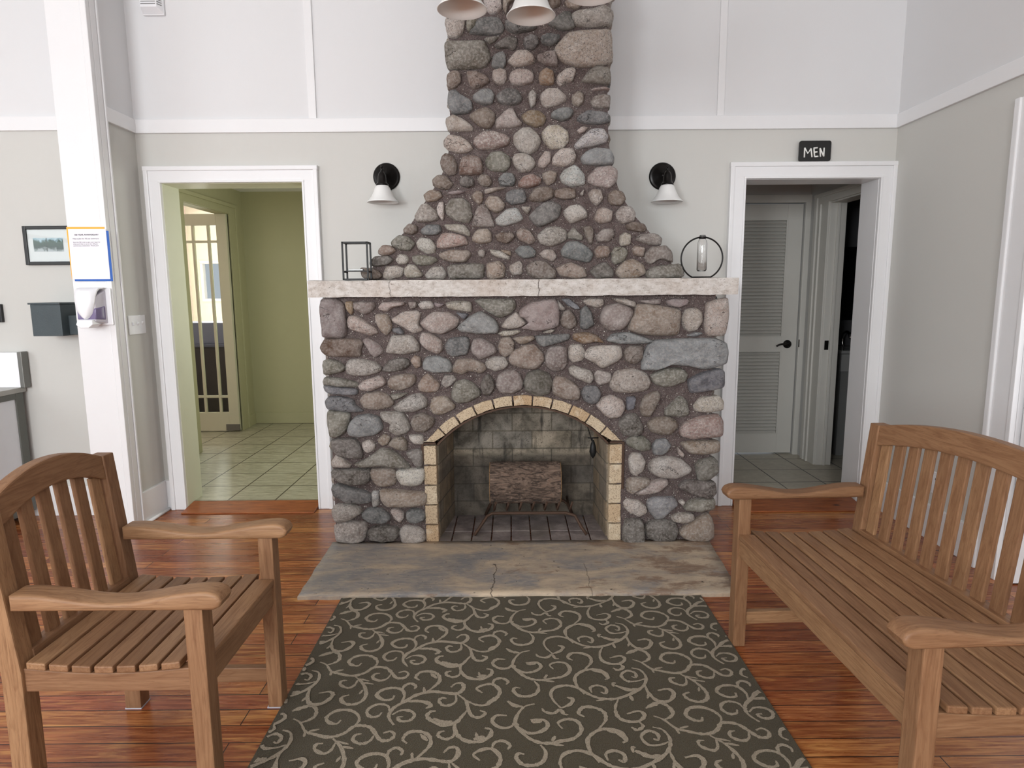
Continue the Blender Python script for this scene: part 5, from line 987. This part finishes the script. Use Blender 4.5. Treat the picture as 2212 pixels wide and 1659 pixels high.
# ------------------------------------------------------------------ teak armchair and bench
def teak_seat(name, label, cat, X0, s, Y0, Y1, nback, apex, rot=0.0, group=None):
    """u runs from the back to the front (s = +1 faces +x), y along the width"""
    xx = lambda u: X0+s*u
    R = empty(name, (X0+s*.28, (Y0+Y1)/2, 0), label, cat, group)
    cth, sth = math.cos(rot), math.sin(rot); pvx, pvy = xx(.47), Y1-.055
    def P(u, y, z):
        dx, dy = xx(u)-pvx, y-pvy; return (pvx+dx*cth-dy*sth, pvy+dx*sth+dy*cth, z)
    def pbox(bm, u0, u1, y0, y1, z0, z1, bev): hexa(bm, [P(u0, y0, z0), P(u1, y0, z0), P(u1, y1, z0), P(u0, y1, z0), P(u0, y0, z1), P(u1, y0, z1), P(u1, y1, z1), P(u0, y1, z1)], bev)
    LW = .052; ST = .452; AB = .590; lean = .11; PT = .862
    bu = lambda z: -lean*max(0, z-.44)               # backwards lean of the back
    for (y0, y1) in ((Y0, Y0+LW), (Y1-LW, Y1)):
        bm = bmesh.new()
        hexa(bm, [P(.470, y0, 0), P(.517, y0, 0), P(.517, y1, 0), P(.470, y1, 0), P(.470, y0, AB+.004), P(.517, y0, AB+.004), P(.517, y1, AB+.004), P(.470, y1, AB+.004)], .004); obj('leg', bm, TK['z'], R)
        bm = bmesh.new(); t = bmesh.new(); st = [(-.004, 0), (.0, .42), (bu(PT), PT)]; rg = []
        for u, z in st: rg.append([t.verts.new(P(u+du, y, z)) for du, y in ((0, y0), (.052, y0), (.052, y1), (0, y1))])
        for A, B in zip(rg, rg[1:]):
            for k in range(4): t.faces.new((A[k], A[(k+1) % 4], B[(k+1) % 4], B[k]))
        t.faces.new(rg[0]); t.faces.new(rg[-1][::-1]); bmesh.ops.recalc_face_normals(t, faces=t.faces[:])
        bevel(t, [e for e in t.edges if e.calc_face_angle(0) > .6], .004); merge(bm, t); obj('leg', bm, TK['z'], R)
        # armrest: flat underneath, scooped and rolled on top
        top = catmull([(.046, .631, 0), (.10, .632, 0), (.17, .624, 0), (.25, .612, 0), (.32, .610, 0), (.40, .622, 0), (.47, .634, 0), (.525, .638, 0), (.556, .630, 0), (.568, .613, 0)], 4)
        pr = [(p.x, p.y) for p in top]+[(.562, .598), (.545, AB), (.48, AB), (.046, AB)]
        ya, yb = (y0-.006, y1+.010) if y0 == Y0 else (y0-.010, y1+.006)
        bm = bmesh.new(); prism(bm, [P(u, ya, z) for u, z in pr], Vector(P(.3, yb, 0))-Vector(P(.3, ya, 0)), .010, 3); obj('armrest', bm, TK['x'], R, True)
        # side rail, curved to carry the slats, and low stretcher
        sag = lambda u: ST-.018-.014*math.sin(max(0, min(1, (u-.05)/.42))*math.pi)
        us = [.05+.43*k/12 for k in range(13)]; ym = (y0+y1)/2
        bm = bmesh.new(); prism(bm, [P(u, ym-.016, sag(u)-.003) for u in us]+[P(u, ym-.016, .368) for u in us[::-1]], Vector(P(.3, .032, 0))-Vector(P(.3, 0, 0)), .003); obj('side_rail', bm, TK['x'], R)
        bm = bmesh.new(); pbox(bm, .03, .48, ym-.012, ym+.012, .085, .135, .003); obj('stretcher', bm, TK['x'], R)
    # front rail below the first slat
    bm = bmesh.new(); pbox(bm, .484, .509, Y0+LW-.003, Y1-LW+.003, .366, ST-.022, .003); obj('front_rail', bm, TK['y'], R)
    # seat slats follow the dip of the side rails; the two ends sit between the legs
    bm = bmesh.new(); ns = 8; w = .0475; pitch = .0563
    for k in range(ns):
        u0 = .063+k*pitch; u1 = u0+w
        if k == ns-1: u1 = .514
        dz = lambda u: ST-.018-.014*math.sin(max(0, min(1, (u-.05)/.42))*math.pi)
        a, b = dz(u0), dz(u1); ya, yb = (Y0+.004, Y1-.004) if k < ns-1 else (Y0+LW+.001, Y1-LW-.001)
        if k == ns-1: a = b = ST-.018
        hexa(bm, [P(u0, ya, a), P(u1, ya, b), P(u1, yb, b), P(u0, yb, a), P(u0, ya, a+.019), P(u1, ya, b+.019), P(u1, yb, b+.019), P(u0, yb, a+.019)], .004, 2)
    obj('seat_slats', bm, TK['y'], R)
    # back: lower rail, upright slats, arched crest
    bm = bmesh.new(); yl, yr = Y0+LW-.003, Y1-LW+.003
    hexa(bm, [P(.008, yl, .400), P(.058, yl, .400), P(.058, yr, .400), P(.008, yr, .400), P(.008, yl, .462), P(.050, yl, .462), P(.050, yr, .462), P(.008, yr, .462)], .003); obj('lower_back_rail', bm, TK['y'], R)
    crest = lambda y: PT+(apex-PT)*(1-((y-(Y0+Y1)/2)/((Y1-Y0)/2-LW))**2)
    th = .076; n = 24; ys = [yl+(yr-yl)*k/n for k in range(n+1)]
    bm = bmesh.new(); t = bmesh.new(); rg = []
    for y in ys:
        zt = crest(max(Y0+LW, min(Y1-LW, y))); zb = zt-th-.010*(1-abs(2*(y-yl)/(yr-yl)-1))*0; rg.append([t.verts.new(P(u+bu(z), y, z)) for u, z in ((.010, zb), (.047, zb), (.047, zt), (.010, zt))])
    for A, B in zip(rg, rg[1:]):
        for k in range(4): t.faces.new((A[k], A[(k+1) % 4], B[(k+1) % 4], B[k])).smooth = False
    t.faces.new(rg[0]); t.faces.new(rg[-1][::-1]); bmesh.ops.recalc_face_normals(t, faces=t.faces[:]); bevel(t, [e for e in t.edges if e.calc_face_angle(0) > .8], .005); merge(bm, t); obj('crest_rail', bm, TK['y'], R)
    bm = bmesh.new(); span = yr-yl; pw = span/nback; sw_ = pw*.62
    for k in range(nback):
        yc = yl+pw*(k+.5); zt = crest(yc)-th+.004; z0 = .458
        hexa(bm, [P(.022+bu(z0), yc-sw_/2, z0), P(.036+bu(z0), yc-sw_/2, z0), P(.036+bu(z0), yc+sw_/2, z0), P(.022+bu(z0), yc+sw_/2, z0), P(.022+bu(zt), yc-sw_/2, zt), P(.036+bu(zt), yc-sw_/2, zt), P(.036+bu(zt), yc+sw_/2, zt), P(.022+bu(zt), yc+sw_/2, zt)], .003)
    obj('back_slats', bm, TK['z'], R)
    return R
CHR = teak_seat('teak_armchair', 'single slatted teak armchair with arched back facing the rug from the left', 'armchair', -1.285, 1, 1.482, 2.0, 6, .912)
BEN = teak_seat('teak_bench', 'long slatted teak bench with arched back on the right of the rug', 'bench', 1.362, -1, 1.287, 2.350, 13, .925, math.radians(2.4))
# felt pads under the chair legs
for R, s, X0, Y0, Y1 in ((CHR, 1, -1.285, 1.482, 2.0),):
    for u in (.4935, .022):
        for y in (Y0+.026, Y1-.026):
            bm = bmesh.new(); box(bm, X0+s*u-.027, X0+s*u+.027, y-.027, y+.027, 0, .004); obj('foot_pad', bm, plain('pale_felt', srgb(190, 190, 200), .8), R)
# ------------------------------------------------------------------ rug with its woven scrolls
R1 = lambda x, y: (540+x/3.6867, 1420+y/3.6867)
R2 = lambda x, y: (1060+x/3.16, 1420+y/3.16)
SCR1 = """9 345,490 400,520 440,590 500,610 600,635 680,630 760,600 830,550 900,545 960,560 1000,610 1040,660 1110,660 1150,620 1120,590 1060,605
9 410,520 470,500 520,465 525,410 480,385 420,400 335,430|12 470,388 420,400 345,425|9 830,550 870,500 850,450 780,420 680,430 610,480 630,520 690,530 725,500|8 990,620 950,670 880,690 820,660 840,620 890,610
9 840,155 900,210 925,290 890,350 810,378 740,360 730,320 790,300|8 860,180 830,225 780,245 720,220 730,190 775,185|6 860,170 950,190|6 890,200 985,215|6 670,115 745,100|6 440,590 430,635|6 470,590 545,575|6 900,260 870,295
10 1145,540 1110,490 1110,450 1150,400 1240,350 1330,300 1450,275 1560,285 1650,290 1700,250 1690,210 1640,210 1600,240|8 1110,440 1100,390 1030,375 960,400 930,440 960,475 1020,470 1050,440|8 1130,460 1200,425 1280,430 1310,465 1270,505 1200,510 1175,480 1220,475
9 1205,360 1230,310 1210,260 1140,245 1060,260 1010,300 1060,340 1130,335 1150,305|8 1215,270 1230,230 1280,210 1320,230 1310,255|11 1240,355 1330,350 1400,360 1440,385 1400,410|9 1390,290 1460,240 1510,190 1500,140 1440,115 1360,120 1320,160 1350,185|9 1440,130 1490,170
8 1640,300 1640,350 1600,380 1540,385 1505,350 1530,325 1565,330|9 1660,300 1720,350 1740,420 1770,470 1830,480 1875,445 1830,425|9 1720,345 1800,380 1880,380 1960,330 1990,270 1940,220 1870,220 1805,250 1850,285|11 1890,365 1965,320|8 1930,220 1950,180 2010,170 2055,195 2040,220
10 1735,420 1690,470 1640,520 1540,545 1450,510 1410,470 1440,435 1480,430|13 1610,515 1540,520 1460,490|10 1640,510 1630,570 1670,640 1750,675 1840,670 1910,630 1920,580 1870,565|11 1780,655 1870,635|6 1800,600 1810,650|8 1630,570 1620,630 1560,655 1500,630 1510,600 1550,590|7 1385,240 1390,290"""
SCR2 = """9 300,320 230,340 180,400 170,460 220,520 290,570 380,590 480,575 570,555 620,500 590,440 520,425 460,450 490,490|10 220,340 160,330 115,300|9 175,440 130,480 60,480 10,440 40,400 110,400|12 150,450 190,470|9 190,480 260,520 340,510 390,470 360,430 270,430|12 350,440 275,440
7 380,590 500,605|8 420,575 440,540|9 340,600 375,650 360,710 300,740 220,735 175,690 190,660 230,665|9 480,350 430,300 410,250 440,210 520,195 600,215 680,260 760,285 860,285 960,250 1040,200 1060,140 1020,90 960,75|9 480,350 540,325 560,290 520,275|8 350,350 370,375 430,385 475,360 500,390 530,395
7 720,300 800,285|9 640,255 590,200 575,140 620,100 680,85 760,95 805,140 780,155|12 690,92 760,105 800,145|10 740,490 785,430 770,375 700,345 630,345 600,385 640,410|8 690,245 680,210 730,195 785,215 785,250 750,240|8 1050,150 1000,165 930,165 890,125 930,95 985,110 990,140 960,135
12 850,195 940,225 1000,218|8 840,205 835,180 855,180|9 870,290 850,350 870,410 930,440 1010,440 1050,400 1010,370 930,390|8 1010,440 1040,475 1000,500 960,480|10 1050,190 1080,250 1140,300 1220,300 1250,250 1210,220 1140,230|8 950,260 970,300|7 1080,250 1070,285"""
RZ = .009
RG = [(-.772, 2.717), (.842, 2.717), (.858, .85), (-.772, .85)]
def inside(x, y): return -.765 < x < .842+.016*(2.724-y)/1.9-.006 and .86 < y < 2.713
w0 = atz(*R1(345, 490), RZ); w1 = atz(*R2(1110, 400), RZ); VX = Vector((w1.x-w0.x, w1.y-w0.y, 0))
w2 = atz(*R1(1145, 540), RZ); w3 = atz(*R1(1255, 75), RZ); VY = Vector((w3.x-w2.x, w3.y-w2.y, 0))
print('RUG PERIOD', VX, VY)
strk = []
for f, txt in ((R1, SCR1), (R2, SCR2)):
    for ent in txt.replace('\n', '|').split('|'):
        wd, *pp = ent.split(); P = [atz(*f(*map(float, a.split(','))), RZ) for a in pp]; strk.append((float(wd)*.00072, catmull(P, 5)))
bm = bmesh.new(); prism(bm, [(x, y, .0005) for x, y in RG], (0, 0, RZ-.0005), .002, 1); rr_ = random.Random(3)
for i in range(-2, 3):
    for j in range(-6, 8):
        off = VX*i+VY*j
        for si, (wd, P) in enumerate(strk):
            Q = [p+off for p in P]; n = len(Q); prev = None
            for k in range(n):
                d = (Q[min(k+1, n-1)]-Q[max(k-1, 0)]); d.z = 0
                if d.length < 1e-6: continue
                d.normalize(); nn = Vector((-d.y, d.x, 0)); e = min(1, .45+k/n*2.2, .45+(n-1-k)/n*2.5)
                w_ = wd*e*rr_.uniform(.72, 1.28); c = Q[k]
                if not inside(c.x, c.y): prev = None; continue
                a = bm.verts.new((c.x+nn.x*w_, c.y+nn.y*w_, RZ+.0006+.00003*si)); b = bm.verts.new((c.x-nn.x*w_, c.y-nn.y*w_, RZ+.0006+.00003*si))
                if prev: bm.faces.new((prev[0], a, b, prev[1])).material_index = 1
                prev = (a, b)
def pile(name, c1, c2):
    t = NT(name); p = t.obj(); v = t.n('TexVoronoi', None, Vector=p, Scale=420.0); nz = t.noise(p, 330, 3, .7); big = t.noise(p, 5, 3)
    c = t.mix(t.ramp(nz, [(.35, g1(0)), (.65, g1(1))]), c1, c2); c = t.mix(t.math('MULTIPLY', big, .25), c, c1)
    t.bump(t.math('ADD', v.outputs['Distance'], nz), .8, .004); return t.fin(c, .95, Specular_IOR_Level=.1, Sheen_Weight=.15)
tag(obj('area_rug', bm, [pile('dark_olive_pile', srgb(64, 56, 40), srgb(92, 83, 62)), pile('beige_scroll_pile', srgb(146, 133, 114), srgb(186, 173, 152))]), 'dark olive rug with beige scrolls in front of the hearth', 'rug')
